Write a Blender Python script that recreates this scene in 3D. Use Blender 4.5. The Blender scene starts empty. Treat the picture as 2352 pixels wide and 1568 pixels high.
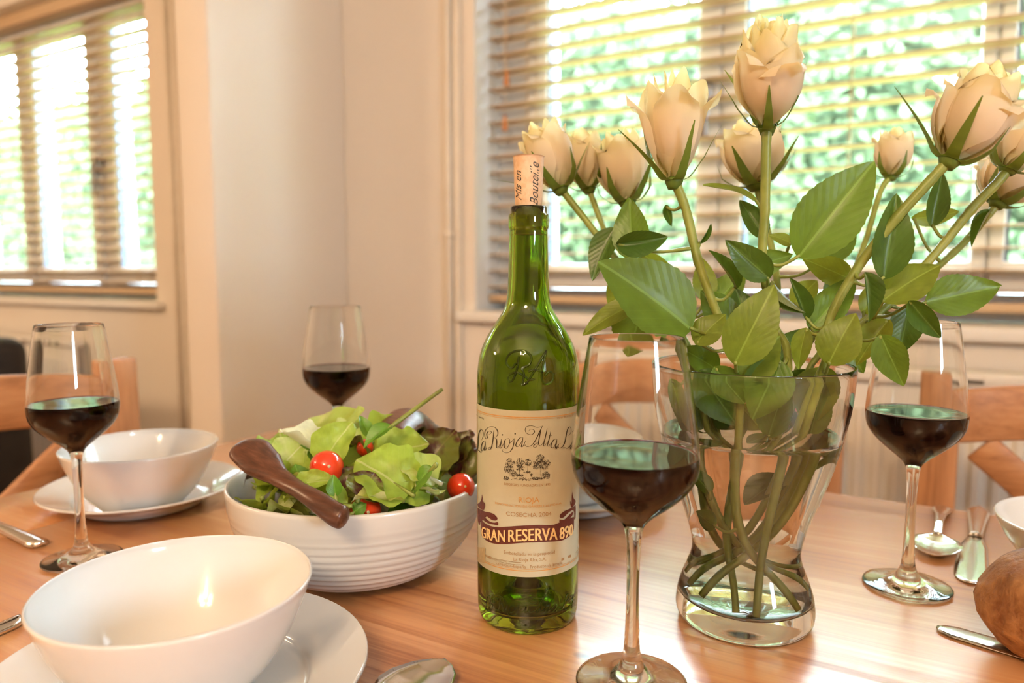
import bpy, bmesh, math, random
import numpy as np
from mathutils import Vector, Matrix

S = bpy.context.scene
COL = S.collection
PI = math.pi
rnd = random.Random(7)

# ------------------------------------------------------------------ camera
F_PX, HOR = 1680.0, 626.0
YAW = math.radians(29.5)
PITCH = math.atan((784 - HOR) / F_PX)
CAMZ = 1.007
cam_d = bpy.data.cameras.new('camera')
cam = bpy.data.objects.new('camera', cam_d)
COL.objects.link(cam)
cam.location = (0, 0, CAMZ)
cam.rotation_euler = (PI / 2 - PITCH, 0, YAW)
cam_d.sensor_width = 36.0
cam_d.lens = 36.0 * F_PX / 2352.0
cam_d.clip_start = 0.02
cam_d.dof.use_dof = True
cam_d.dof.focus_distance = 0.515
cam_d.dof.aperture_fstop = 4.5
S.camera = cam

# ------------------------------------------------------------------ world, sun, exposure
world = bpy.data.worlds.new('sky')
S.world = world
world.use_nodes = True
wn = world.node_tree
wn.nodes['Background'].inputs[0].default_value = (0.68, 0.85, 1.0, 1)
wn.nodes['Background'].inputs[1].default_value = 88.0
sun_d = bpy.data.lights.new('sun', 'SUN')
sun_d.energy = 70.0
sun_d.angle = math.radians(1.5)
sun_d.color = (1.0, 0.97, 0.92)
sun = bpy.data.objects.new('sun', sun_d)
COL.objects.link(sun)
sun.rotation_euler = Vector((0.34, 0.62, -0.95)).to_track_quat('-Z', 'Y').to_euler()
# sampling portals in the three window openings (they guide the sky's light indoors and give none themselves)
def portal(loc, direction, sx, sy):
    d = bpy.data.lights.new('sky_portal', 'AREA'); d.shape = 'RECTANGLE'; d.size = sx; d.size_y = sy; d.cycles.is_portal = True
    o = bpy.data.objects.new('sky_portal', d); COL.objects.link(o); o.location = loc
    o.rotation_euler = Vector(direction).to_track_quat('-Z', 'Z').to_euler()
portal((-3.22, 1.94, 1.495), (0, -1, 0), 1.60, 1.18)
portal((-.18, 1.94, 1.495), (0, -1, 0), 1.76, 1.18)
portal((2.51, -.75, 1.55), (-1, 0, 0), .50, .60)
LAMP_W = 21.5
LAMP_COL = (1.0, 0.70, 0.42)
vs = S.view_settings
vs.view_transform = 'Standard'
vs.look = 'None'
vs.exposure = 0.0
vs.gamma = 1.0
vs.use_curve_mapping = False
S.cycles.max_bounces = 11
S.cycles.diffuse_bounces = 3
S.cycles.glossy_bounces = 5
S.cycles.transmission_bounces = 11
S.cycles.transparent_max_bounces = 12
S.cycles.caustics_refractive = True
S.cycles.caustics_reflective = False
S.cycles.blur_glossy = 0.5
S.cycles.sample_clamp_indirect = 6.0
S.cycles.use_denoising = True
S.cycles.use_adaptive_sampling = True
S.cycles.adaptive_threshold = 0.1
S.cycles.adaptive_min_samples = 16

# ------------------------------------------------------------------ measuring helpers (photograph pixel -> place in the room)
_cp, _sp, _cy, _sy = math.cos(PITCH), math.sin(PITCH), math.cos(YAW), math.sin(YAW)
FW = Vector((-_sy * _cp, _cy * _cp, -_sp))
RT = Vector((_cy, _sy, 0))
UP = RT.cross(FW)
CAM = Vector((0, 0, CAMZ))
def ray(px, py): return FW + RT * ((px - 1176) / F_PX) - UP * ((py - 784) / F_PX)
def P(px, py, d): return CAM + ray(px, py) * d
def onz(px, py, z):
    d = ray(px, py); return CAM + d * ((z - CAMZ) / d.z)
def proj(p):
    d = Vector(p) - CAM; z = d.dot(FW)
    return 1176 + F_PX * d.dot(RT) / z, 784 - F_PX * d.dot(UP) / z
T = 0.75        # table top

# ------------------------------------------------------------------ mesh helpers
class MB:
    def __init__(s): s.v = []; s.f = []
    def add(s, verts, faces):
        o = len(s.v); s.v += [tuple(q) for q in verts]; s.f += [tuple(i + o for i in q) for q in faces]
        return s
    def box(s, x0, x1, y0, y1, z0, z1):
        v = [(x, y, z) for z in (z0, z1) for y in (y0, y1) for x in (x0, x1)]
        return s.add(v, [(0, 2, 3, 1), (4, 5, 7, 6), (0, 1, 5, 4), (2, 6, 7, 3), (0, 4, 6, 2), (1, 3, 7, 5)])
    def lathe(s, prof, n=64, c=(0, 0, 0), closed=False):
        v = []; m = len(prof)
        for i in range(n):
            a = 2 * PI * i / n
            for (r, z) in prof: v.append((c[0] + r * math.cos(a), c[1] + r * math.sin(a), c[2] + z))
        f = []
        for i in range(n):
            j = (i + 1) % n
            for k in range(m - (0 if closed else 1)):
                l = (k + 1) % m
                f.append((i * m + k, j * m + k, j * m + l, i * m + l))
        s.add(v, f)
        return s
    def tube(s, pts, rad, n=8, cap=True, flat=1.0):
        pts = [Vector(p) for p in pts]; m = len(pts)
        if not hasattr(rad, '__len__'): rad = [rad] * m
        v = []; f = []
        ref = Vector((0.13, 0.31, 0.94))
        nrm = None
        for i, p in enumerate(pts):
            t = (pts[min(i + 1, m - 1)] - pts[max(i - 1, 0)]).normalized()
            if nrm is None:
                nrm = ref - t * ref.dot(t)
                if nrm.length < 1e-3: nrm = Vector((1, 0, 0)) - t * t.x
            else: nrm = nrm - t * nrm.dot(t)
            nrm.normalize(); b = t.cross(nrm)
            for k in range(n):
                a = 2 * PI * k / n
                v.append(p + (nrm * math.cos(a) * flat + b * math.sin(a)) * rad[i])
        for i in range(m - 1):
            for k in range(n):
                l = (k + 1) % n
                f.append((i * n + k, i * n + l, (i + 1) * n + l, (i + 1) * n + k))
        if cap:
            f.append(tuple(range(n - 1, -1, -1))); f.append(tuple((m - 1) * n + k for k in range(n)))
        return s.add(v, f)
    def mesh(s, name, m=None, smooth=True):
        me = bpy.data.meshes.new(name)
        me.from_pydata(s.v, [], s.f); me.update()
        if smooth: me.polygons.foreach_set('use_smooth', [True] * len(me.polygons))
        if m: me.materials.append(m)
        return me
    def build(s, name, m, parent=None, loc=(0, 0, 0), smooth=False, rz=0):
        return link(name, s.mesh(name, m, smooth), parent, loc, rz)

def link(name, me, parent=None, loc=(0, 0, 0), rz=0):
    o = bpy.data.objects.new(name, me); COL.objects.link(o)
    if parent: o.parent = parent
    o.location = loc; o.rotation_euler = (0, 0, rz)
    return o
def empty(name, loc=(0, 0, 0), rz=0):
    o = bpy.data.objects.new(name, None); COL.objects.link(o)
    o.location = loc; o.rotation_euler = (0, 0, rz); o.empty_display_size = 0.05
    return o
def tag(o, label=None, cat=None, group=None, kind=None):
    if label: o['label'] = label
    if cat: o['category'] = cat
    if group: o['group'] = group
    if kind: o['kind'] = kind
    return o
def bevel_me(me, w, seg=2, smooth=True, angle=0.5):
    bm = bmesh.new(); bm.from_mesh(me)
    es = [e for e in bm.edges if len(e.link_faces) == 2 and e.calc_face_angle(0) > angle]
    bmesh.ops.bevel(bm, geom=es, offset=w, segments=seg, affect='EDGES', profile=0.5)
    bm.normal_update(); bm.to_mesh(me); bm.free()
    if smooth:
        me.polygons.foreach_set('use_smooth', [True] * len(me.polygons))
    return me
def fix_normals(me):
    bm = bmesh.new(); bm.from_mesh(me)
    bmesh.ops.remove_doubles(bm, verts=bm.verts, dist=1e-6)
    bmesh.ops.recalc_face_normals(bm, faces=bm.faces)
    bm.to_mesh(me); bm.free()
    return me
def bbox_me(name, b, m, bev=0.004, seg=2):
    me = MB().box(*b).mesh(name, m, False)
    if bev: bevel_me(me, bev, seg)
    return me
def catmull(pts, n=6):
    pts = [Vector(p) for p in pts]
    if len(pts) < 3: 
        return [pts[0].lerp(pts[1], i / n) for i in range(n + 1)]
    q = [pts[0] * 2 - pts[1]] + pts + [pts[-1] * 2 - pts[-2]]
    out = []
    for i in range(1, len(q) - 2):
        a, b, c, d = q[i - 1], q[i], q[i + 1], q[i + 2]
        for k in range(n):
            t = k / n
            out.append(0.5 * (2 * b + (c - a) * t + (2 * a - 5 * b + 4 * c - d) * t * t + (3 * b - a - 3 * c + d) * t ** 3))
    out.append(pts[-1])
    return out

# ------------------------------------------------------------------ materials
def mat(name, col=(.8, .8, .8), rough=.5, metal=0., trans=0., ior=1.5, spec=None, coat=0., sss=0., emit=None):
    m = bpy.data.materials.new(name); m.use_nodes = True
    b = m.node_tree.nodes['Principled BSDF']
    b.inputs['Base Color'].default_value = (*col, 1)
    b.inputs['Roughness'].default_value = rough
    b.inputs['Metallic'].default_value = metal
    b.inputs['Transmission Weight'].default_value = trans
    b.inputs['IOR'].default_value = ior
    if spec is not None: b.inputs['Specular IOR Level'].default_value = spec
    if coat: b.inputs['Coat Weight'].default_value = coat; b.inputs['Coat Roughness'].default_value = .08
    if sss: b.inputs['Subsurface Weight'].default_value = sss; b.inputs['Subsurface Radius'].default_value = (.02, .01, .006); b.inputs['Subsurface Scale'].default_value = .3
    return m
def nodes(m): return m.node_tree.nodes, m.node_tree.links, m.node_tree.nodes['Principled BSDF']
def N(m, t, **kw):
    n = m.node_tree.nodes.new(t)
    for k, v in kw.items(): setattr(n, k, v)
    return n
def ramp(m, fac, stops):
    r = N(m, 'ShaderNodeValToRGB'); cr = r.color_ramp
    while len(cr.elements) > 1: cr.elements.remove(cr.elements[-1])
    cr.elements[0].position = stops[0][0]; cr.elements[0].color = (*stops[0][1], 1)
    for p, c in stops[1:]:
        e = cr.elements.new(p); e.color = (*c, 1)
    m.node_tree.links.new(fac, r.inputs[0])
    return r.outputs[0]
def noise(m, scale=(1, 1, 1), sc=5., detail=4., rough=.55, coord='Object', dist=0.):
    tc = N(m, 'ShaderNodeTexCoord'); mp = N(m, 'ShaderNodeMapping'); mp.inputs['Scale'].default_value = scale
    nz = N(m, 'ShaderNodeTexNoise'); nz.inputs['Scale'].default_value = sc; nz.inputs['Detail'].default_value = detail
    nz.inputs['Roughness'].default_value = rough; nz.inputs['Distortion'].default_value = dist
    L = m.node_tree.links
    L.new(tc.outputs[coord], mp.inputs[0]); L.new(mp.outputs[0], nz.inputs[0])
    return nz.outputs[0]
def math_n(m, op, a, b=None, clamp=False):
    n = N(m, 'ShaderNodeMath', operation=op); n.use_clamp = clamp
    for i, x in enumerate((a, b)):
        if x is None: continue
        if isinstance(x, (int, float)): n.inputs[i].default_value = x
        else: m.node_tree.links.new(x, n.inputs[i])
    return n.outputs[0]
def bump(m, h, strength=.2, dist=.002):
    b = N(m, 'ShaderNodeBump'); b.inputs['Strength'].default_value = strength; b.inputs['Distance'].default_value = dist
    m.node_tree.links.new(h, b.inputs['Height'])
    m.node_tree.links.new(b.outputs[0], m.node_tree.nodes['Principled BSDF'].inputs['Normal'])
def vary(m, c0, c1, sc=30., scale=(1, 1, 1), detail=4., lo=.35, hi=.65):
    f = noise(m, scale, sc, detail)
    c = ramp(m, f, [(lo, c0), (hi, c1)])
    m.node_tree.links.new(c, m.node_tree.nodes['Principled BSDF'].inputs['Base Color'])
    return f

M = {}
def wood(name, cols, axis=0, rough=.4, grain=1.0, knots=False, bumpy=.15, coat=0.):
    m = mat(name, cols[1], rough)
    L = m.node_tree.links
    sc = [14., 14., 14.]; sc[axis] = 0.9
    sc2 = [160., 160., 160.]; sc2[axis] = 4.0
    a = noise(m, sc, 1.6 * grain, 5, .6, dist=.6)
    b = noise(m, sc2, 1.0 * grain, 3, .6)
    mixv = math_n(m, 'ADD', math_n(m, 'MULTIPLY', a, .62), math_n(m, 'MULTIPLY', b, .38))
    c = ramp(m, mixv, [(.36, cols[0]), (.50, cols[1]), (.64, cols[2])])
    if knots:
        tc = N(m, 'ShaderNodeTexCoord'); mp = N(m, 'ShaderNodeMapping'); mp.inputs['Scale'].default_value = (7.0, 11.0, 0.01)
        vo = N(m, 'ShaderNodeTexVoronoi'); vo.inputs['Scale'].default_value = 1.0; vo.inputs['Randomness'].default_value = 1.0
        L.new(tc.outputs['Object'], mp.inputs[0]); L.new(mp.outputs[0], vo.inputs[0])
        k = ramp(m, vo.outputs['Distance'], [(.035, (1, 1, 1)), (.075, (0, 0, 0))])
        mx = N(m, 'ShaderNodeMix', data_type='RGBA'); mx.inputs[7].default_value = (cols[0][0] * .35, cols[0][1] * .3, cols[0][2] * .25, 1)
        L.new(k, mx.inputs[0]); L.new(c, mx.inputs[6]); c = mx.outputs[2]
    L.new(c, m.node_tree.nodes['Principled BSDF'].inputs['Base Color'])
    bump(m, b, bumpy, .0008)
    if coat:
        q = m.node_tree.nodes['Principled BSDF']; L.new(ramp(m, mixv, [(.38, (.35, .35, .35)), (.52, (1, 1, 1))]), q.inputs['Coat Weight']); q.inputs['Coat Roughness'].default_value = .27; q.inputs['Coat IOR'].default_value = 2.4
    return m
M['oak'] = wood('oak_table', [(.38, .14, .05), (.74, .34, .13), (.86, .46, .20)], 0, .40, knots=True, coat=1.)
M['oak_y'] = wood('oak_end', [(.42, .16, .058), (.74, .34, .13), (.84, .45, .20)], 0, .40, coat=1.)
M['chair'] = wood('oak_chair', [(.36, .15, .06), (.52, .235, .10), (.60, .30, .14)], 2, .42, 1.3)
M['chair_x'] = wood('oak_chair_rail', [(.36, .15, .06), (.52, .235, .10), (.60, .30, .14)], 0, .42, 1.3)
M['slat'] = wood('blind_wood', [(.58, .40, .23), (.68, .49, .30), (.74, .56, .36)], 0, .45, 1.0, bumpy=.05)
M['tassel'] = mat('tassel_wood', (.62, .23, .06), .45); vary(M['tassel'], (.5, .18, .05), (.7, .28, .08), 90.)
M['server'] = wood('dark_wood', [(.045, .016, .008), (.105, .036, .017), (.18, .07, .035)], 0, .34, 2.0, bumpy=.1)
M['wall'] = mat('wall_paint', (.80, .72, .62), .75); bump(M['wall'], noise(M['wall'], (1, 1, 1), 260., 3), .06, .001)
vary(M['wall'], (.855, .775, .685), (.87, .79, .70), 3.)
M['ceil'] = mat('ceiling_paint', (.86, .83, .78), .8); vary(M['ceil'], (.85, .82, .77), (.87, .84, .79), 4.)
M['floor'] = wood('floor_oak', [(.30, .16, .08), (.42, .24, .12), (.5, .3, .16)], 0, .35)
M['upvc'] = mat('window_white', (.86, .86, .86), .35); vary(M['upvc'], (.85, .85, .85), (.88, .88, .87), 20.)
M['gasket'] = mat('window_gasket', (.16, .2, .3), .5); vary(M['gasket'], (.14, .18, .27), (.18, .22, .33), 20.)
M['sill'] = mat('sill_paint', (.84, .78, .70), .4); vary(M['sill'], (.87, .84, .80), (.89, .86, .82), 12.)
M['pipe'] = mat('pipe_paint', (.82, .74, .64), .4); vary(M['pipe'], (.8, .72, .62), (.84, .76, .66), 20.)
M['rad'] = mat('radiator_enamel', (.84, .79, .72), .35); vary(M['rad'], (.83, .78, .71), (.85, .8, .73), 12.)
M['grille'] = mat('radiator_vent', (.10, .08, .06), .6); vary(M['grille'], (.08, .07, .05), (.12, .1, .08), 30.)
M['black'] = mat('black_leather', (.012, .012, .014), .5); bump(M['black'], noise(M['black'], (1, 1, 1), 300., 3), .2, .001)
vary(M['black'], (.010, .010, .012), (.018, .018, .020), 15.)
M['china'] = mat('white_china', (.88, .86, .83), .12, coat=.3); vary(M['china'], (.76, .75, .74), (.77, .76, .75), 8.)
M['stone'] = mat('cream_stoneware', (.86, .82, .76), .22, coat=.2); vary(M['stone'], (.66, .64, .61), (.68, .66, .63), 10.)
M['steel'] = mat('cutlery_steel', (.72, .70, .67), .16, metal=1.); bump(M['steel'], noise(M['steel'], (1, 1, 1), 200., 2), .03, .0005)
M['bronze'] = mat('dull_steel', (.36, .30, .24), .3, metal=1.); vary(M['bronze'], (.33, .27, .21), (.40, .34, .28), 80.)
def glass(name, col=(1, 1, 1), ior=1.5, rough=0.0):
    m = mat(name, col, rough, trans=1., ior=ior); return m
M['glass'] = glass('clear_glass', (.985, .99, .985), 1.48)
M['vase'] = glass('vase_glass', (.975, .988, .98), 1.48)
M['bottle'] = glass('green_glass', (.32, .45, .024), 1.5)
vary(M['bottle'], (.30, .435, .020), (.34, .465, .028), 20.)
M['water'] = glass('water', (.985, .992, .975), 1.33)
def absorb(name, col, dens, ior):
    m = mat(name, (1, 1, 1), 0., trans=1., ior=ior)
    va = N(m, 'ShaderNodeVolumeAbsorption'); va.inputs[0].default_value = (*col, 1); va.inputs[1].default_value = dens
    m.node_tree.links.new(va.outputs[0], m.node_tree.nodes['Material Output'].inputs['Volume'])
    return m
M['wine'] = mat('red_wine', (.022, .0022, .0028), .02, ior=1.34); vary(M['wine'], (.005, .0008, .001), (.008, .0012, .0014), 30.)
M['wine_wet'] = mat('red_wine_through_glass', (.022, .0022, .0028), .6, spec=0.); vary(M['wine_wet'], (.005, .0006, .0008), (.011, .0012, .0014), 30.)
M['wine_edge'] = mat('wine_meniscus', (.28, .035, .05), .15, ior=1.34); vary(M['wine_edge'], (.25, .03, .045), (.31, .04, .055), 30.)
# window pane: thin sheet, mostly clear with a Fresnel reflection
def pane_mat():
    m = bpy.data.materials.new('window_pane'); m.use_nodes = True; nt = m.node_tree
    nt.nodes.remove(nt.nodes['Principled BSDF'])
    tr = nt.nodes.new('ShaderNodeBsdfTransparent'); tr.inputs[0].default_value = (.95, .97, .96, 1)
    gl = nt.nodes.new('ShaderNodeBsdfGlossy'); gl.inputs['Roughness'].default_value = .02
    lw = nt.nodes.new('ShaderNodeLayerWeight'); lw.inputs[0].default_value = .5     # Schlick's formula, the same from both faces
    pw = nt.nodes.new('ShaderNodeMath'); pw.operation = 'POWER'; pw.inputs[1].default_value = 5.
    fr = nt.nodes.new('ShaderNodeMath'); fr.operation = 'MULTIPLY_ADD'; fr.inputs[1].default_value = .9; fr.inputs[2].default_value = .04
    nt.links.new(lw.outputs['Facing'], pw.inputs[0]); nt.links.new(pw.outputs[0], fr.inputs[0])
    mx = nt.nodes.new('ShaderNodeMixShader')
    nt.links.new(fr.outputs[0], mx.inputs[0]); nt.links.new(tr.outputs[0], mx.inputs[1]); nt.links.new(gl.outputs[0], mx.inputs[2])
    nt.links.new(mx.outputs[0], nt.nodes['Material Output'].inputs[0])
    return m
M['pane'] = pane_mat()
def leafy(name, top, under, rough=.42, transl=.38, tcol=None, veins=True, vein_col=None, spec=.4, patch=None):
    m = mat(name, top, rough, spec=spec); nt = m.node_tree; L = nt.links; b = nt.nodes['Principled BSDF']
    geo = N(m, 'ShaderNodeNewGeometry')
    f = noise(m, (1, 1, 1), 5., 4)
    c1 = ramp(m, f, [(.3, tuple(x * .82 for x in top)), (.7, tuple(min(1, x * 1.2) for x in top))])
    mx = N(m, 'ShaderNodeMix', data_type='RGBA'); L.new(geo.outputs['Backfacing'], mx.inputs[0]); L.new(c1, mx.inputs[6]); mx.inputs[7].default_value = (*under, 1)
    c = mx.outputs[2]
    if patch:
        f2 = noise(m, (1, 1, 1), 2.2, 3)
        k = ramp(m, f2, [(.42, (0, 0, 0)), (.6, (1, 1, 1))])
        m3 = N(m, 'ShaderNodeMix', data_type='RGBA'); L.new(k, m3.inputs[0]); L.new(c, m3.inputs[6]); m3.inputs[7].default_value = (*patch, 1); c = m3.outputs[2]
    if veins:
        tc = N(m, 'ShaderNodeTexCoord'); sx = N(m, 'ShaderNodeSeparateXYZ'); L.new(tc.outputs['Object'], sx.inputs[0])
        ay = math_n(m, 'ABSOLUTE', sx.outputs[1])
        ph = math_n(m, 'SUBTRACT', math_n(m, 'MULTIPLY', sx.outputs[0], 9.), math_n(m, 'MULTIPLY', ay, 8.))
        fr = math_n(m, 'FRACT', ph)
        side = math_n(m, 'LESS_THAN', math_n(m, 'ABSOLUTE', math_n(m, 'SUBTRACT', fr, .5)), .03)
        mid = math_n(m, 'LESS_THAN', ay, .016)
        v = math_n(m, 'MAXIMUM', math_n(m, 'MULTIPLY', side, .16), math_n(m, 'MULTIPLY', mid, .7))
        m2 = N(m, 'ShaderNodeMix', data_type='RGBA'); L.new(v, m2.inputs[0]); L.new(c, m2.inputs[6])
        vc = vein_col or tuple(min(1, x * 1.9 + .03) for x in top); m2.inputs[7].default_value = (*vc, 1); c = m2.outputs[2]
        hgt = math_n(m, 'ABSOLUTE', math_n(m, 'SUBTRACT', fr, .5))
        bump(m, math_n(m, 'MINIMUM', hgt, math_n(m, 'MULTIPLY', ay, 3.)), .06, .003)
    L.new(c, b.inputs['Base Color'])
    tl = N(m, 'ShaderNodeBsdfTranslucent'); tl.inputs[0].default_value = (*(tcol or tuple(min(1, x * 1.8) for x in top)), 1)
    ms = N(m, 'ShaderNodeMixShader'); ms.inputs[0].default_value = transl
    L.new(b.outputs[0], ms.inputs[1]); L.new(tl.outputs[0], ms.inputs[2]); L.new(ms.outputs[0], nt.nodes['Material Output'].inputs[0])
    return m
M['leaf'] = leafy('rose_leaf', (.085, .165, .018), (.24, .25, .07), .36, .28, (.30, .36, .02))
M['leaf2'] = leafy('rose_leaf_dark', (.050, .11, .016), (.16, .18, .05), .34, .22, (.20, .26, .02))
M['leaf3'] = leafy('rose_leaf_light', (.15, .205, .022), (.32, .30, .09), .4, .34, (.40, .42, .03))
M['petal'] = leafy('cream_petal', (.92, .83, .64), (.93, .84, .64), .55, .50, (1.0, .88, .55), veins=False, spec=.25)
def petal_tint(m):
    L = m.node_tree.links; tc = N(m, 'ShaderNodeTexCoord'); sx = N(m, 'ShaderNodeSeparateXYZ'); L.new(tc.outputs['Object'], sx.inputs[0])
    z = math_n(m, 'ADD', sx.outputs[2], math_n(m, 'MULTIPLY', math_n(m, 'SUBTRACT', noise(m, (1, 1, 1), 6., 3), .5), .3))
    L.new(ramp(m, z, [(.05, (.80, .78, .52)), (.25, (.93, .85, .70)), (.65, (.94, .89, .72)), (.95, (.94, .91, .56))]), m.node_tree.nodes['Principled BSDF'].inputs['Base Color'])
    tl = next(n for n in m.node_tree.nodes if n.type == 'BSDF_TRANSLUCENT')
    L.new(ramp(m, z, [(.05, (.85, .78, .40)), (.4, (1., .84, .58)), (.95, (1., .93, .50))]), tl.inputs[0])
petal_tint(M['petal'])
M['sepal'] = leafy('sepal', (.13, .20, .03), (.20, .26, .06), .45, .2, (.3, .4, .04), veins=False)
M['stem'] = mat('rose_stem', (.24, .29, .05), .42); vary(M['stem'], (.19, .24, .04), (.29, .33, .07), 45.)
M['lett'] = leafy('green_lettuce', (.36, .50, .07), (.46, .56, .13), .38, .34, (.55, .68, .08), vein_col=(.66, .70, .30))
M['lett_pale'] = leafy('pale_lettuce', (.62, .66, .28), (.70, .70, .38), .4, .34, (.75, .78, .25), vein_col=(.85, .85, .62), patch=(.42, .56, .09))
M['spin'] = leafy('spinach', (.10, .25, .022), (.19, .33, .05), .34, .28, (.3, .46, .03))
M['red_l'] = leafy('red_lettuce', (.075, .022, .020), (.12, .045, .035), .32, .18, (.2, .05, .03), vein_col=(.22, .20, .05), patch=(.15, .19, .03))
M['rib'] = leafy('lettuce_rib', (.80, .82, .66), (.82, .84, .70), .35, .3, (.85, .88, .6), veins=False)
M['tomato'] = mat('tomato_skin', (.72, .045, .012), .14, coat=.5, sss=.15); vary(M['tomato'], (.66, .035, .01), (.78, .07, .018), 30.)
M['cork'] = mat('cork', (.74, .50, .31), .75); vary(M['cork'], (.68, .44, .26), (.78, .55, .36), 160., lo=.42, hi=.6)
M['paper'] = mat('label_paper', (.80, .70, .46), .5); bump(M['paper'], noise(M['paper'], (1, 1, 1), 700., 2), .05, .0003)
vary(M['paper'], (.52, .49, .35), (.55, .52, .375), 40.)
def ink(k, c, r=.5): M[k] = mat(k, c, r); vary(M[k], tuple(x * .9 for x in c), tuple(min(1, x * 1.1) for x in c), 400.)
ink('ink_dark', (.05, .038, .025)); ink('ink_brown', (.40, .23, .10)); ink('ink_gold', (.62, .33, .11), .35)
ink('ink_maroon', (.115, .022, .014)); ink('ink_cream', (.86, .60, .26), .35); ink('ink_line', (.46, .40, .14)); ink('ink_stamp', (.50, .40, .22)); ink('ink_rim', (.84, .72, .50)); ink('ink_shadow', (.05, .012, .008)); ink('ink_olive', (.45, .40, .10), .35)
M['bread'] = mat('bread_crust', (.40, .16, .05), .6)
f_ = vary(M['bread'], (.20, .065, .018), (.56, .28, .11), 60., detail=8., lo=.3, hi=.7); bump(M['bread'], f_, .9, .006)
M['hedge'] = leafy('hedge_leaf', (.042, .068, .036), (.052, .078, .042), .6, .20, (.08, .115, .05), veins=False, spec=.02)
M['hedge_core'] = mat('hedge_twigs', (.03, .05, .02), .9); vary(M['hedge_core'], (.02, .035, .012), (.045, .07, .03), 6.)
M['lawn'] = mat('lawn', (.16, .27, .06), .8); vary(M['lawn'], (.12, .22, .04), (.2, .32, .08), 9.)
M['brass'] = mat('lamp_brass', (.55, .40, .2), .3, metal=1.); vary(M['brass'], (.5, .36, .18), (.6, .44, .22), 30.)
M['handle'] = mat('handle_grey', (.35, .34, .34), .35, metal=.6); vary(M['handle'], (.32, .31, .31), (.38, .37, .37), 30.)

# ================================================================== ROOM
D = 1.67                     # inner face of the window wall
RX0, RX1, RY0, RZ = -5.2, 2.3, -6.5, 2.42
SILL, HEAD = 0.905, 2.085
W1 = (-4.02, -2.418); W2 = (-1.061, 0.70)
WT = 0.26
w = MB()
xs = [RX0 - .2, W1[0], W1[1], W2[0], W2[1], RX1 + .2]
for i in range(5):
    if i % 2 == 0: w.box(xs[i], xs[i + 1], D, D + WT, -.02, RZ)
    else:
        w.box(xs[i], xs[i + 1], D, D + WT, -.02, SILL - .03); w.box(xs[i], xs[i + 1], D, D + WT, HEAD, RZ)
tag(w.build('wall_back', M['wall']), 'cream painted wall holding both blind-covered windows', kind='structure')
tag(MB().box(RX0 - .2, RX0, RY0, D, -.02, RZ).build('wall_left', M['wall']), kind='structure')
W3 = (-1.0, -.5, 1.25, 1.85)        # small unseen window, added in the right wall for daylight fill
tag(MB().box(RX1, RX1 + .2, RY0, W3[0], -.02, RZ).box(RX1, RX1 + .2, W3[1], D, -.02, RZ).box(RX1, RX1 + .2, W3[0], W3[1], -.02, W3[2]).box(RX1, RX1 + .2, W3[0], W3[1], W3[3], RZ).build('wall_right', M['wall']), kind='structure')
tag(MB().box(RX0 - .2, RX1 + .2, RY0 - .2, RY0, -.02, RZ).build('wall_front', M['wall']), kind='structure')
nib = MB().box(-1.63, -1.51, 1.204, D, 0, RZ).build('wall_nib', M['wall']); bevel_me(nib.data, .006, 2)
tag(nib, 'short stub wall projecting between the two windows', kind='structure')
tag(MB().box(RX0 - .2, RX1 + .2, RY0 - .2, D + WT, -.15, -.02).build('floor', M['floor']), kind='structure')
tag(MB().box(RX0 - .2, RX1 + .2, RY0 - .2, D + WT + .15, RZ, RZ + .15).build('ceiling', M['ceil']), kind='structure')

def window(n, x0, x1, panes, label, handle_x):
    r = empty('window_%d' % n, ((x0 + x1) / 2, D + .14, SILL)); tag(r, label, kind='structure')
    ox, oy, oz = r.location
    y0, y1 = D + .125, D + .195
    zb, zt = SILL + .0, HEAD
    def part(name, b, m, bev=.004):
        me = bbox_me(name, (b[0] - ox, b[1] - ox, b[2] - oy, b[3] - oy, b[4] - oz, b[5] - oz), m, bev)
        return link(name, me, r)
    fb, ft = .058, .058
    part('frame_rail', (x0, x1, y0, y1, zb, zb + fb), M['upvc']); part('frame_rail', (x0, x1, y0, y1, zt - ft, zt), M['upvc'])
    edges = [x0] + [e for p in panes for e in p] + [x1]
    for i in range(0, len(edges), 2):       # uprights between the panes
        a, b = edges[i], edges[i + 1]
        part('frame_upright', (a, b, y0, y1, zb + fb, zt - ft), M['upvc'])
    for (a, b) in panes:
        z0, z1 = zb + .125, zt - .125
        sa = .022
        y2 = y0 - .012
        k_ = edges.index(a); ga = min(.055, (edges[k_] - edges[k_ - 1]) / 2 - .002); gb = min(.055, (edges[k_ + 2] - edges[k_ + 1]) / 2 - .002)
        for bb in ((a - ga, a + .004, y2, y0 + .02, zb + .062, zt - .062), (b - .004, b + gb, y2, y0 + .02, zb + .062, zt - .062)):
            part('sash_stile', bb, M['upvc'])
        part('sash_rail', (a, b, y2, y0 + .02, zb + .062, z0), M['upvc']); part('sash_rail', (a, b, y2, y0 + .02, z1, zt - .062), M['upvc'])
        part('gasket', (a - .001, a + .011, y0 - .006, y0 + .024, z0, z1), M['gasket'], 0)
        p = part('pane', (a - .004, b + .004, y0 + .026, y0 + .030, z0 - .004, z1 + .004), M['pane'], 0)
    h = part('handle', (handle_x - .010, handle_x + .010, y0 - .05, y0 - .03, SILL + .42, SILL + .53), M['handle'], .004)
    part('handle_base', (handle_x - .013, handle_x + .013, y0 - .032, y0 - .012, SILL + .50, SILL + .56), M['handle'], .004)
    return r
window(1, W1[0], W1[1], [(-3.87, -3.488), (-3.358, -2.974), (-2.806, -2.565)], 'white framed window left of the stub wall', -2.90)
window(2, W2[0], W2[1], [(-.905, -.495), (-.392, .078), (.129, .545)], 'wide white framed window behind the roses', -.475)
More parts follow.
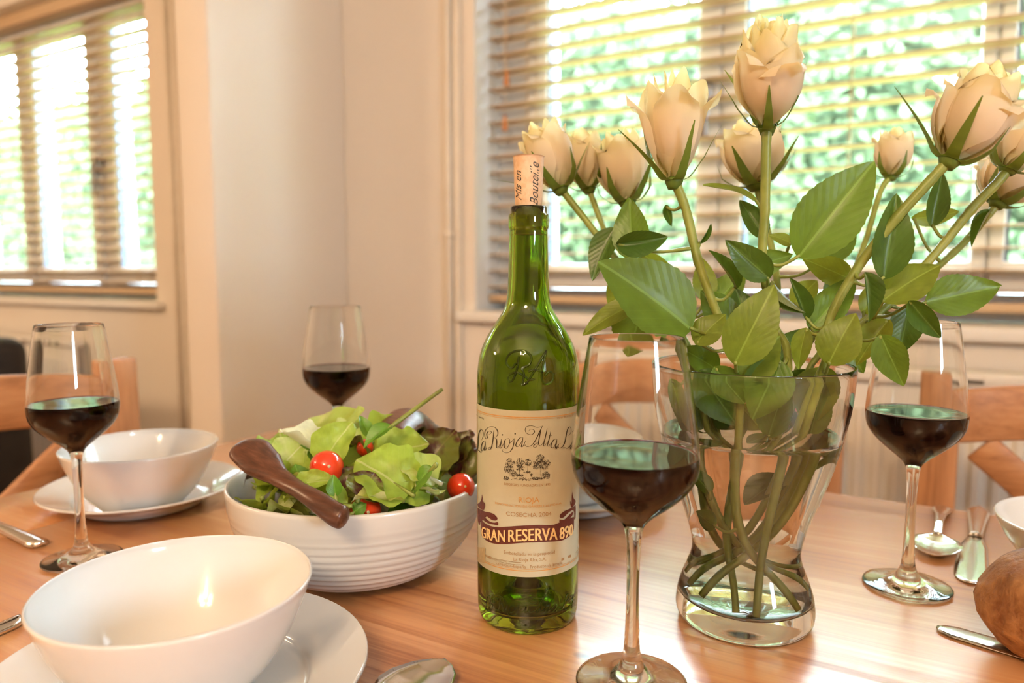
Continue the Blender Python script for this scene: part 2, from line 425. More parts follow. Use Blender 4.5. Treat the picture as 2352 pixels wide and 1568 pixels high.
w3 = empty('window_3', (RX1 + .1, (W3[0] + W3[1]) / 2, W3[2])); tag(w3, 'small unseen side window added in the right wall for daylight', kind='structure')
for nm, b_ in (('frame_rail', (-.03, .03, -.25, .25, 0, .05)), ('frame_rail', (-.03, .03, -.25, .25, .55, .60)), ('frame_upright', (-.03, .03, -.25, -.2, .05, .55)), ('frame_upright', (-.03, .03, .2, .25, .05, .55))):
    link(nm, bbox_me(nm, b_, M['upvc'], .004), w3)
link('pane', bbox_me('pane', (-.002, .002, -.2, .2, .05, .55), M['pane'], 0), w3)
for n, (x0, x1) in ((1, W1), (2, W2)):
    me = bbox_me('trim', (x0 - .045, x1 + .045, D - .035, D + .13, SILL - .030, SILL), M['sill'], .008, 3)
    tag(link('trim_%d' % n, me), 'painted sill board under the %s window' % ('left' if n == 1 else 'right'), kind='structure')

for n, xx in ((3, W2[0]), (4, W2[1] - .004)):
    me = bbox_me('trim', (xx, xx + .004, D + .003, D + .124, SILL + .0005, HEAD - .0005), M['upvc'], 0)
    tag(link('trim_%d' % n, me), 'white reveal board at the %s side of the right window' % ('left' if n == 3 else 'right'), kind='structure')
def blind(x0, x1, label, tassels, cords, yc):
    r = empty('wooden_blind', ((x0 + x1) / 2, yc, SILL)); tag(r, label, 'blind', 'wooden venetian blinds')
    hw = (x1 - x0) / 2 - .010
    top = HEAD - SILL
    sl = MB()
    n = 7
    v = []; f = []
    for zs in (0, 1):
        for k in range(n):
            t = -1 + 2 * k / (n - 1)
            for sx in (-1, 1): v.append((sx * hw, t * .024, .0015 * (1 - t * t) + (.0026 if zs else 0)))
    for k in range(n - 1):
        a = k * 2; f.append((a, a + 2, a + 3, a + 1)); b = a + 2 * n; f.append((b, b + 1, b + 3, b + 2))
    f += [(0, 1, 2 * n + 1, 2 * n), (2 * n - 2, 4 * n - 2, 4 * n - 1, 2 * n - 1)]
    f += [tuple([2 * k for k in range(n)] + [2 * n + 2 * k for k in range(n - 1, -1, -1)]), tuple([2 * k + 1 for k in range(n)][::-1] + [2 * n + 2 * k + 1 for k in range(n)])]
    me = MB().add(v, f).mesh('slat', M['slat'], False); fix_normals(me)
    z = .062
    while z < top - .07:
        o = link('slat', me, r, (0, 0, z)); o.rotation_euler = (math.radians(rnd.uniform(-1.0, 1.0)), 0, 0)
        z += .044
    link('bottom_rail', bbox_me('bottom_rail', (-hw, hw, -.025, .025, .022, .042), M['slat'], .004), r)
    link('head_rail', bbox_me('head_rail', (-hw, hw, -.028, .028, top - .05, top - .002), M['slat'], .003), r)
    for c in cords:
        for yy in (-.0265, .0265):
            link('ladder_cord', MB().tube([(c - (x0 + x1) / 2, yy, .04), (c - (x0 + x1) / 2, yy, top - .04)], .0011, 5).mesh('ladder_cord', M['slat']), r)
    for (tx, tz) in tassels:
        cx = tx - (x0 + x1) / 2
        c = link('pull_cord', MB().tube([(cx, -.040, top - .03), (cx, -.040, tz - SILL + .03)], .0012, 5).mesh('pull_cord', M['slat']), r)
        link('tassel', MB().lathe([(0.001, .04), (.004, .038), (.006, .02), (.0075, .004), (.006, 0), (0.0005, 0)], 12).mesh('tassel', M['tassel']), c, (cx, -.040, tz - SILL - .005))
    return r
YB = D + .082
blind(W1[0], W1[1], 'wooden slatted blind over the left window', [(-2.436, 1.36), (-2.436, 1.86)], (-3.75, -3.2, -2.6), YB)
blind(W2[0], W2[1], 'wooden slatted blind behind the white roses', [(-.985, 1.50), (-.990, 1.385)], (-.93, -.64, -.16, .42), YB)

def pipe(x, label):
    r = empty('heating_pipe', (x, D - .014, 0)); tag(r, label, 'pipe', 'painted heating pipes')
    link('tube', MB().tube([(0, 0, 0), (0, 0, RZ)], .0095, 14).mesh('tube', M['pipe']), r)
    for z in (.35, 1.11, 1.9):
        link('clip', bbox_me('clip', (-.013, .013, -.011, .014, z - .008, z + .008), M['pipe'], .003), r)
    link('conduit', bbox_me('conduit', (.014, .034, .0, .014, 0, RZ), M['pipe'], .002), r)
pipe(-2.285, 'painted vertical pipe beside the stub wall and left window')
pipe(-1.132, 'painted vertical pipe left of the right window')

def radiator(x0, x1, z0, z1, y, label):
    r = empty('radiator', ((x0 + x1) / 2, y, 0)); tag(r, label, 'radiator')
    hw = (x1 - x0) / 2
    link('panel', bbox_me('panel', (-hw, hw, -.012, .012, z0, z1 - .02), M['rad'], .01, 3), r)
    me = MB()
    v = []; 
    for (dx, dy) in ((-.011, 0), (-.005, -.010), (.005, -.010), (.011, 0)):
        for z in (z0 + .05, z1 - .085): v.append((dx, dy - .011, z))
    me.add(v, [(0, 2, 3, 1), (2, 4, 5, 3), (4, 6, 7, 5), (0, 6, 4, 2), (1, 3, 5, 7)])
    fl = fix_normals(me.mesh('flute', M['rad'], False))
    k = int((x1 - x0 - .08) / .033)
    for i in range(k): link('flute', fl, r, (-hw + .05 + i * .033, 0, 0))
    link('top_grille', bbox_me('top_grille', (-hw, hw, -.03, .05, z1 - .03, z1), M['rad'], .008, 3), r)
    for i in range(7):
        x = -hw + .12 + i * (2 * hw - .24) / 6
        link('vent', bbox_me('vent', (x - .018, x + .018, -.033, -.029, z1 - .021, z1 - .014), M['grille'], 0), r)
    link('valve', MB().lathe([(.001, .06), (.014, .055), (.016, .02), (.012, 0), (.001, 0)], 16).mesh('valve', M['upvc']), r, (hw + .03, 0, z0 + .03))
    for s in (-1, 1): link('bracket', bbox_me('bracket', (s * hw * .7 - .02, s * hw * .7 + .02, .012, .07, z0 + .1, z1 - .1), M['rad'], 0), r)
radiator(-.88, .62, .15, .826, D - .075, 'white panel radiator under the window behind the dining chairs')
radiator(-3.62, -2.80, .15, .755, D - .075, 'white panel radiator beyond the black armchair')

# ------------------------------------------------------------------ outside
tag(MB().box(-30, 18, D + WT + .02, 30, -.3, -.16).build('lawn', M['lawn']), 'green lawn outside the windows', kind='structure')
def hedge():
    rg = np.random.default_rng(3)
    Y0, X0, X1, H = 3.75, -13.5, 5.5, 2.60
    r = empty('clipped_hedge', (-4, Y0 + .5, -.16)); tag(r, 'tall green leafy hedge outside both windows', 'hedge')
    bm = bmesh.new()
    nx, nz = 120, 24
    def pt(i, j):
        x = X0 + (X1 - X0) * i / nx; z = -.16 + (H + .1) * j / nz
        yy = Y0 + .18 + .10 * math.sin(x * 1.7) * math.sin(z * 2.3 + x) + .05 * math.sin(5 * x + 3 * z) + (.5 * max(0, j / nz - .9) * 4)
        return (x + 4, yy - Y0 - .5, z + .16)
    g = [[bm.verts.new(pt(i, j)) for j in range(nz + 1)] for i in range(nx + 1)]
    back = [[bm.verts.new((X0 + (X1 - X0) * i / nx + 4, .7, (H + .1) * j)) for j in (0, 1)] for i in range(nx + 1)]
    for i in range(nx):
        for j in range(nz): bm.faces.new((g[i][j], g[i + 1][j], g[i + 1][j + 1], g[i][j + 1]))
        bm.faces.new((g[i][nz], g[i + 1][nz], back[i + 1][1], back[i][1]))
        bm.faces.new((back[i][0], back[i][1], back[i + 1][1], back[i + 1][0]))
    me = bpy.data.meshes.new('hedge_body'); bm.to_mesh(me); bm.free(); me.materials.append(M['hedge_core'])
    link('hedge_body', me, r)
    n = 52000
    x = rg.uniform(X0, X1, n); z = rg.uniform(-.1, H + .12, n)
    base = .18 + .10 * np.sin(x * 1.7) * np.sin(z * 2.3 + x) + .05 * np.sin(5 * x + 3 * z)
    y = base - rg.uniform(-.03, .22, n) + np.where(z > H - .05, rg.uniform(0, .7, n), 0)
    c = np.stack([x + 4, y - .5, z + .16], 1)
    L = rg.uniform(.03, .058, n)[:, None]
    nrm = np.stack([rg.normal(0, .55, n), -1 + rg.normal(0, .35, n), .35 + rg.normal(0, .5, n)], 1); nrm /= np.linalg.norm(nrm, axis=1)[:, None]
    t = rg.normal(0, 1, (n, 3)); t -= nrm * (t * nrm).sum(1)[:, None]; t /= np.linalg.norm(t, axis=1)[:, None]
    b = np.cross(nrm, t)
    V = np.empty((n, 6, 3))
    V[:, 0] = c - t * L; V[:, 1] = c - b * L * .5 + nrm * L * .12; V[:, 2] = c + b * L * .5 + nrm * L * .12
    V[:, 3] = c + t * L; V[:, 4] = c - t * L * .4; V[:, 5] = c + t * L * .4
    idx = np.arange(n)[:, None] * 6
    tri = np.concatenate([idx + np.array([[0, 4, 1]]), idx + np.array([[4, 5, 1]]), idx + np.array([[5, 3, 1]]), idx + np.array([[0, 2, 4]]), idx + np.array([[4, 2, 5]]), idx + np.array([[5, 2, 3]])], 0)
    me = bpy.data.meshes.new('hedge_foliage')
    me.vertices.add(n * 6); me.vertices.foreach_set('co', V.reshape(-1))
    me.loops.add(len(tri) * 3); me.loops.foreach_set('vertex_index', tri.reshape(-1).astype(np.int32))
    me.polygons.add(len(tri)); me.polygons.foreach_set('loop_start', np.arange(0, len(tri) * 3, 3, dtype=np.int32))
    me.update(calc_edges=True); me.materials.append(M['hedge'])
    o = link('hedge_foliage', me, r); o['kind'] = 'stuff'
hedge()

# ================================================================== LAMP (above the table, behind the camera's view)
def lamp(cx, cy, cz, label):
    r = empty('pendant_lamp', (cx, cy, cz)); tag(r, label, 'lamp')
    link('ceiling_rose', MB().lathe([(.001, RZ - cz), (.05, RZ - cz), (.045, RZ - cz - .02), (.008, RZ - cz - .03), (.001, RZ - cz - .03)], 24).mesh('ceiling_rose', M['brass']), r)
    link('rod', MB().tube([(0, 0, 0), (0, 0, RZ - cz - .02)], .006, 10).mesh('rod', M['brass']), r)
    link('hub', MB().lathe([(.001, .05), (.02, .04), (.03, .01), (.02, -.02), (.001, -.03)], 20).mesh('hub', M['brass']), r)
    for i in range(5):
        a = 2 * PI * i / 5 + .3
        ex, ey = .2 * math.cos(a), .2 * math.sin(a)
        link('arm', MB().tube(catmull([(0, 0, .01), (ex * .5, ey * .5, .06), (ex * .9, ey * .9, .03), (ex, ey, -.02)], 6), .005, 8).mesh('arm', M['brass']), r)
        link('socket', MB().lathe([(.001, 0), (.016, 0), (.018, -.03), (.001, -.032)], 16).mesh('socket', M['brass']), r, (ex, ey, -.015))
        ld = bpy.data.lights.new('bulb', 'POINT'); ld.energy = LAMP_W; ld.color = LAMP_COL; ld.shadow_soft_size = .028
        lo = bpy.data.objects.new('bulb', ld); COL.objects.link(lo); lo.parent = r; lo.location = (ex, ey, -.085)
lamp(.2, -1.3, 2.2, 'brass five-arm ceiling lamp over the table')
lamp(-3.2, -1.1, 2.2, 'brass five-arm ceiling lamp over the far room')

# ================================================================== TABLE
TX0, TX1, TY0, TY1 = -.917, 1.05, -.06, .915
tb = empty('dining_table', ((TX0 + TX1) / 2, (TY0 + TY1) / 2, 0)); tag(tb, 'oak dining table with the wine and salad set out on it', 'table')
tx, ty = tb.location.x, tb.location.y
def tpart(name, b, m, bev=.003, rz=None):
    me = bbox_me(name, (b[0] - tx, b[1] - tx, b[2] - ty, b[3] - ty, b[4], b[5]), m, bev); return link(name, me, tb)
tpart('tabletop', (-.7728, TX1, TY0, TY1, T - .034, T), M['oak'], .0022)
eb = tpart('end_board', (TX0, -.7738, TY0, TY1, T - .034, T), M['oak_y'], .0022)
tpart('apron', (TX0 + .08, TX1 - .08, TY1 - .09, TY1 - .068, T - .12, T - .0345), M['oak'])
tpart('apron', (TX0 + .08, TX1 - .08, TY0 + .068, TY0 + .09, T - .12, T - .0345), M['oak'])
tpart('apron', (TX0 + .07, TX0 + .09, TY0 + .09, TY1 - .09, T - .12, T - .0345), M['oak'])
tpart('apron', (TX1 - .09, TX1 - .07, TY0 + .09, TY1 - .09, T - .12, T - .0345), M['oak'])
for (lx, ly) in ((TX0 + .05, TY0 + .05), (TX0 + .05, TY1 - .12), (TX1 - .12, TY0 + .05), (TX1 - .12, TY1 - .12)):
    tpart('leg', (lx, lx + .07, ly, ly + .07, 0, T - .0345), M['chair'], .004)

# ================================================================== CHAIRS
def chair(x, y, rz, label, zt=.872):
    """origin under the back posts' mid line; the sitter faces local +Y"""
    r = empty('dining_chair', (x, y, 0), rz); tag(r, label, 'chair', 'oak cross-back dining chairs')
    hw = .215; pw = .024
    for s in (-1, 1):
        pts = [(s * hw, -.03, 0), (s * hw, 0.0, .25), (s * hw, .01, .45), (s * hw, 0, .65), (s * hw, -.005, zt)]
        me = MB()
        v = []; 
        for p in catmull(pts, 5):
            for (dx, dy) in ((-pw, -.016), (pw, -.016), (pw, .016), (-pw, .016)): v.append((p.x + dx, p.y + dy, p.z))
        k = len(v) // 4; f = [(3, 2, 1, 0), tuple(4 * (k - 1) + q for q in range(4))]
        for i in range(k - 1):
            for q in range(4): f.append((4 * i + q, 4 * i + (q + 1) % 4, 4 * i + 4 + (q + 1) % 4, 4 * i + 4 + q))
        me = me.add(v, f).mesh('back_post', M['chair'], False); bevel_me(me, .004, 2); link('back_post', me, r)
        link('front_leg', bbox_me('front_leg', (s * hw - .02, s * hw + .02, .38, .42, 0, .43), M['chair'], .004), r)
        link('side_rail', bbox_me('side_rail', (s * hw - .012, s * hw + .012, .02, .385, .37, .425), M['chair'], .003), r)
        link('side_stretcher', bbox_me('side_stretcher', (s * hw - .009, s * hw + .009, .0, .385, .17, .195), M['chair'], .003), r)
    v = []; n = 17
    for i in range(n):
        t = -1 + 2 * i / (n - 1); xx = t * (hw - pw + .002); yb = -.038 * (1 - t * t)
        zt1 = zt - .022 + .014 * (1 - t * t); zb = zt - .095 + .012 * (1 - t * t)
        for (dy, z) in ((-.011, zb), (.011, zb), (.011, zt1), (-.011, zt1)): v.append((xx, yb + dy, z))
    f = [(0, 1, 2, 3), tuple(4 * (n - 1) + q for q in (3, 2, 1, 0))]
    for i in range(n - 1):
        for q in range(4): f.append((4 * i + q, 4 * i + 4 + q, 4 * i + 4 + (q + 1) % 4, 4 * i + (q + 1) % 4))
    me = MB().add(v, f).mesh('top_rail', M['chair_x'], False); fix_normals(me); bevel_me(me, .004, 2); link('top_rail', me, r)
    for s in (-1, 1):
        v = []; n = 15
        for i in range(n):
            t = i / (n - 1); xx = s * (-(hw - .05) + 2 * (hw - .05) * t); z = zt - .10 - (zt - .10 - .47) * t
            yb = -.032 * (1 - (2 * t - 1) ** 2) - .004 + s * .007
            d = Vector((2 * (hw - .05) * s, 0, -(zt - .57))).normalized(); nn = Vector((-d.z, 0, d.x)) * .022
            for (sd, dy) in ((-1, -.006), (1, -.006), (1, .006), (-1, .006)): v.append((xx + nn.x * sd, yb + dy, z + nn.z * sd))
        f = [(0, 1, 2, 3), tuple(4 * (n - 1) + q for q in (3, 2, 1, 0))]
        for i in range(n - 1):
            for q in range(4): f.append((4 * i + q, 4 * i + 4 + q, 4 * i + 4 + (q + 1) % 4, 4 * i + (q + 1) % 4))
        me = MB().add(v, f).mesh('cross_slat', M['chair_x'], False); fix_normals(me); bevel_me(me, .002, 1); link('cross_slat', me, r)
    link('lower_rail', bbox_me('lower_rail', (-hw + .02, hw - .02, -.008, .012, .44, .475), M['chair_x'], .003), r)
    link('seat', bbox_me('seat', (-hw - .01, hw + .01, .03, .44, .43, .452), M['chair_x'], .008, 3), r)
    link('front_rail', bbox_me('front_rail', (-hw + .02, hw - .02, .39, .41, .37, .425), M['chair_x'], .003), r)
    return r
chair(.238, 1.15, PI, 'cross-back oak chair behind the right wine glass')
chair(-.335, 1.155, PI, 'cross-back oak chair behind the bottle and vase')
chair(-1.055, .445, -PI / 2, 'cross-back oak chair at the left end of the table', .878)

# ------------------------------------------------------------------ armchair
ac = empty('armchair', (-2.76, .80, 0)); tag(ac, 'black leather armchair beyond the left end of the table', 'armchair')
def acp(name, b, bev=.03): return link(name, bbox_me(name, b, M['black'], bev, 4), ac)
acp('backrest', (-.42, .42, .20, .40, .12, .815), .05)
acp('seat', (-.28, .28, -.40, .22, .10, .44), .04)
for s in (-1, 1):
    acp('armrest', (s * .35 - .075, s * .35 + .075, -.42, .24, .06, .60), .04)
    for yy in (-.36, .32): link('foot', bbox_me('foot', (s * .34 - .025, s * .34 + .025, yy - .025, yy + .025, 0, .08), M['server'], .004), ac)

# ================================================================== CHINA
def china(name, prof, loc, m=None, seg=96):
    me = MB().lathe(prof, seg).mesh(name, m or M['china']); fix_normals(me)
    me.polygons.foreach_set('use_smooth', [True] * len(me.polygons))
    return link(name, me, None, loc)
def shell(outer, th):
    """closed profile from an outer (r,z) line, bottom centre to rim"""
    o = [Vector((r, z)) for r, z in outer]; inn = []
    for i, p in enumerate(o):
        a = o[max(0, i - 1)]; b = o[min(len(o) - 1, i + 1)]; t = (b - a).normalized(); nn = Vector((-t.y, t.x))
        q = p + nn * th; inn.append((max(q.x, .0002), q.y))
    inn[0] = (.0002, o[0].y + th)
    return [(max(r, .0002), z) for r, z in outer] + inn[::-1]
def smooth_prof(pts, n=5): return [(max(p.x, .0002), p.y) for p in catmull([Vector((r, z, 0)) for r, z in pts], n)]
def bowl_prof(R, H):
    o = smooth_prof([(.0, .004), (R * .40, .003), (R * .44, 0), (R * .48, .001), (R * .56, H * .11), (R * .72, H * .32), (R * .86, H * .59), (R * .96, H * .86), (R, H)], 6)
    i = smooth_prof([(R - .0012, H + .0012), (R * .965, H * .91), (R * .84, H * .615), (R * .70, H * .35), (R * .52, H * .155), (R * .3, .0075), (0, .007)], 6)
    return o + i
def plate_prof(R, H):
    o = smooth_prof([(0, .003), (R * .5, .0025), (R * .56, 0), (R * .62, .0015), (R * .68, H * .38), (R * .8, H * .62), (R * .97, H * .93), (R, H)], 5)
    i = smooth_prof([(R - .001, H + .0018), (R * .97, H + .001), (R * .8, H * .75), (R * .69, H * .52), (R * .62, .006), (R * .3, .0055), (0, .0055)], 5)
    return o + i
def setting(cx, cy, Rp, lp, lb, bx=0, by=0):
    p = china('dinner_plate', plate_prof(Rp, .022), (cx, cy, T + .0002)); tag(p, lp, 'plate', 'white dinner plates')
    b = china('cereal_bowl', bowl_prof(.077, .068), (cx + bx, cy + by, T + .0065)); tag(b, lb, 'bowl', 'white bowls')
setting(-.378, .266, .110, 'white dinner plate under the nearest bowl, lower left', 'white bowl nearest the camera, lower left corner', 0, 0)
setting(-.752, .492, .103, 'white dinner plate at the left end of the table', 'white bowl on the plate beside the left wine glass', .030, -.020)
q = onz(1318, 1003, .824)
setting(q.x, q.y, .103, 'white dinner plate mostly hidden behind the bottle', 'white bowl half hidden behind the green bottle')
q = onz(2318, 1212, .80) + RT * .079
tag(china('cereal_bowl', bowl_prof(.077, .052), (q.x, q.y, T + .0003)), 'white bowl cut off by the right edge, beside the knife', 'bowl', 'white bowls')

# ================================================================== WINE GLASSES
G_OUT = [(0.0002, .0), (.030, .0), (.0343, .0008), (.0345, .0018), (.0335, .0028), (.022, .0048), (.012, .0085), (.0068, .015), (.0050, .024), (.0042, .040), (.0039, .06), (.0041, .08), (.0050, .095), (.0068, .1025), (.0125, .1085), (.0225, .1165), (.0320, .1255), (.0368, .1335), (.0386, .1425), (.0384, .150), (.0372, .1615), (.0349, .178), (.0318, .198), (.0284, .218)]
def orient(me, prof):
    # a profile that runs up the outside and down the inside turns its faces outward
    me.polygons.foreach_set('use_smooth', [True] * len(me.polygons))
    p_ = next(q for q in me.polygons if abs(q.normal.z) < .7 and math.hypot(q.center.x, q.center.y) > .5 * max(a for a, b in prof))
    if p_.normal.x * p_.center.x + p_.normal.y * p_.center.y < 0: me.flip_normals()
    return me
def wine_glass(x, y, s, sz, label, level=.1475):
    r = empty('wine_glass', (x, y, T + .0003)); tag(r, label, 'wine glass', 'wine glasses of red wine')
    out = smooth_prof(G_OUT, 4)
    k0 = next(i for i, q in enumerate(out) if q[1] >= .106)
    bowl = out[k0:]
    th = .0009
    inn = []
    for i, (rr, z) in enumerate(bowl):
        a = bowl[max(0, i - 1)]; b = bowl[min(len(bowl) - 1, i + 1)]
        t = Vector((b[0] - a[0], b[1] - a[1])).normalized()
        thk = th + .0025 * max(0, 1 - (z - .106) / .012)
        inn.append((max(rr - t.y * thk, .0002), z + t.x * thk))
    rimr, rimz = out[-1]
    # glass: outside, round the lip and down the inside as far as the wine; below that the wine itself lines the bowl
    k1 = next(i for i, q in enumerate(inn) if q[1] >= level)
    ta = (level - inn[k1 - 1][1]) / (inn[k1][1] - inn[k1 - 1][1]); rl = inn[k1 - 1][0] + ta * (inn[k1][0] - inn[k1 - 1][0])
    rc = rimr - th / 2
    prof = out[:-1] + [(rc + th / 2 * math.cos(k * PI / 8), rimz + th / 2 * math.sin(k * PI / 8)) for k in range(9)] + inn[::-1][1:len(inn) - k1] + [(rl, level)]
    prof = [(q[0] * s, q[1] * sz) for q in prof]
    me = MB().lathe(prof, 96).mesh('glass', M['glass'])
    link('glass', orient(me, prof), r)
    wi = [(.0002, inn[0][1] - .0002)] + inn[:k1] + [(rl, level), (rl - .0012, level - .0006), (rl - .003, level - .0008), (rl * .5, level - .0008), (.0002, level - .0008)]
    nw = k1 + 1
    wi = [(q[0] * s, q[1] * sz) for q in wi]
    me = orient(MB().lathe(wi, 96).mesh('wine', M['wine_wet']), wi)
    me.materials.append(M['wine']); me.materials.append(M['wine_edge'])
    m_ = len(wi) - 1
    for p_ in me.polygons:
        k_ = p_.index % m_
        p_.material_index = 0 if k_ < nw else (2 if k_ == nw else 1)
    tag(link('wine', me, r), 'dark red wine')
    return r
wine_glass(-.150, .417, 1.0, 1.0, 'wine glass standing nearest, between bottle and vase')
wine_glass(-.650, .364, .935, .97, 'wine glass at far left behind the nearest bowl')
wine_glass(-.593, .634, 1.0, 1.0, 'wine glass standing behind the salad bowl')
wine_glass(-.003, .664, .955, 1.0, 'wine glass at the right in front of the chair', .146)

# ================================================================== BOTTLE
BX, BY, BR = -.252, .4695, .0378
def zat(py, X, Y):
    lo, hi = .5, 1.6
    for _ in range(40):
        m_ = (lo + hi) / 2
        if proj((X, Y, m_))[1] > py: lo = m_
        else: hi = m_
    return lo
bt = empty('wine_bottle', (BX, BY, T + .0003)); tag(bt, 'green glass wine bottle with a cream label', 'bottle')
B_OUT = [(.0002, .012), (.010, .0105), (.020, .005), (.027, .0012), (.031, 0), (.0345, .0008), (.0366, .004), (.0375, .010), (BR, .02), (BR, .05), (BR, .09), (BR, .13), (BR, .165), (.0377, .178), (.0368, .190), (.0340, .202), (.0280, .2142), (.0232, .2215), (.0180, .2300), (.0157, .2385), (.0149, .2500), (.0143, .268), (.0138, .286), (.0137, .2878), (.01435, .2884), (.0145, .290), (.0145, .2972), (.0142, .2984), (.0132, .2990), (.0132, .3030), (.0126, .304)]
def bprof(z):
    for (r0, z0), (r1, z1) in zip(B_OUT[8:-1], B_OUT[9:]):
        if z0 <= z <= z1 + 1e-9: return r0 + (r1 - r0) * (z - z0) / max(1e-9, z1 - z0)
    return BR
body = smooth_prof(B_OUT[:23], 4)[:-1] + B_OUT[22:]
inner = [(.0096, .3038), (.0094, .290), (.0097, .268), (.0102, .25), (.0112, .2385), (.0137, .2300), (.0192, .2215), (.0242, .2142), (.0305, .202), (.0335, .190), (.0346, .178), (.0348, .165), (.0348, .09), (.0348, .03), (.0338, .017), (.030, .0105), (.024, .0125), (.016, .021), (.008, .0285), (.0002, .031)]
body = body + smooth_prof(inner, 3)
me = fix_normals(MB().lathe(body, 112).mesh('glass', M['bottle'])); me.polygons.foreach_set('use_smooth', [True] * len(me.polygons))
link('glass', me, bt)

def on_bottle(px, py, off=0.0):
    """where the sight line through a pixel meets the bottle: local point, angle"""
    d = ray(px, py); o = CAM - Vector((BX, BY, T + .0003))
    rr = BR
    for it in range(6):
        a = d.x ** 2 + d.y ** 2; b = 2 * (o.x * d.x + o.y * d.y); c = o.x ** 2 + o.y ** 2 - rr * rr
        disc = b * b - 4 * a * c
        if disc < 0: disc = 0
        t = (-b - math.sqrt(disc)) / (2 * a); p = o + d * t
        rr = bprof(p.z)
    return math.atan2(p.y, p.x), p.z, rr
def cyl(th, z, off, r=None):
    r = (bprof(z) if r is None else r) + off
    return (r * math.cos(th), r * math.sin(th), z)
TH0 = math.atan2(-BY, -BX)               # faces the camera
ZT_L = on_bottle(1210, 943)[1]; ZB_L = on_bottle(1210, 1325)[1]
HALF = math.radians(82)
OFF = .00025
def patch(th0, th1, z0, z1, off, nt=40, nz=1, thick=0):
    v = []; f = []
    for i in range(nt + 1):
        th = th0 + (th1 - th0) * i / nt
        for j in range(nz + 1): v.append(cyl(th, z0 + (z1 - z0) * j / nz, off, BR))
    for i in range(nt):
        for j in range(nz): a = i * (nz + 1) + j; f.append((a, a + nz + 1, a + nz + 2, a + 1))
    return v, f
lab = MB().add(*patch(TH0 - HALF, TH0 + HALF, ZB_L, ZT_L, OFF, 64, 2)).mesh('label', M['paper'])
label = link('label', lab, bt); tag(label, 'cream paper label with script lettering and a maroon ribbon')
def lpart(name, v, f, m, lab_=None):
    o = link(name, MB().add(v, f).mesh(name, M[m], False), label)
    if lab_: o['label'] = lab_
    return o
# border lines
mv, mf = MB(), None
for (dz, wd) in ((.0046, .0007), (.0058, .00028)):
    for z in (ZB_L + dz, ZT_L - dz):
        mv.add(*patch(TH0 - HALF + .09, TH0 + HALF - .09, z - wd / 2, z + wd / 2, OFF + .0002, 60))
for s in (-1, 1):
    for (da, wd) in ((.085, .022), (.125, .009)):
        th = TH0 + s * (HALF - da); mv.add(*patch(th - wd / 2, th + wd / 2, ZB_L + .0043, ZT_L - .0043, OFF + .0002, 2))
lpart('border_line', mv.v, mv.f, 'ink_gold')

def C1(x, y): return 1080 + x / 6.031, 920 + y / 6.031
def C2(x, y): return 1080 + x / 7.127, 1120 + y / 7.127
def strokes(lines, cv, off, wmin, wmax, mapper=None):
    mb = MB()
    for ln in lines:
        pts = catmull([Vector((x, y, 0)) for x, y in ln], 7)
        n = len(pts); v = []; f = []
        for i, p in enumerate(pts):
            t = (pts[min(n - 1, i + 1)] - pts[max(0, i - 1)]).normalized()
            nn = Vector((-t.y, t.x, 0)); down = max(0, abs(t.y) - .45) / .55
            going = 1 if t.y > 0 else .35
            wd = (wmin + (wmax - wmin) * down * going) * min(1, .35 + 4 * i / n, .35 + 4 * (n - 1 - i) / n)
            for s in (-1, 1):
                q = p + nn * wd * s
                th, z, _ = on_bottle(*cv(q.x, q.y)); v.append(cyl(th, z, off, BR))
        for i in range(n - 1): f.append((2 * i, 2 * i + 1, 2 * i + 3, 2 * i + 2))
        mb.add(v, f)
    return mb
def dot(x, y, r): return [(x - r, y), (x, y - r), (x + r, y), (x, y + r), (x - r, y)]
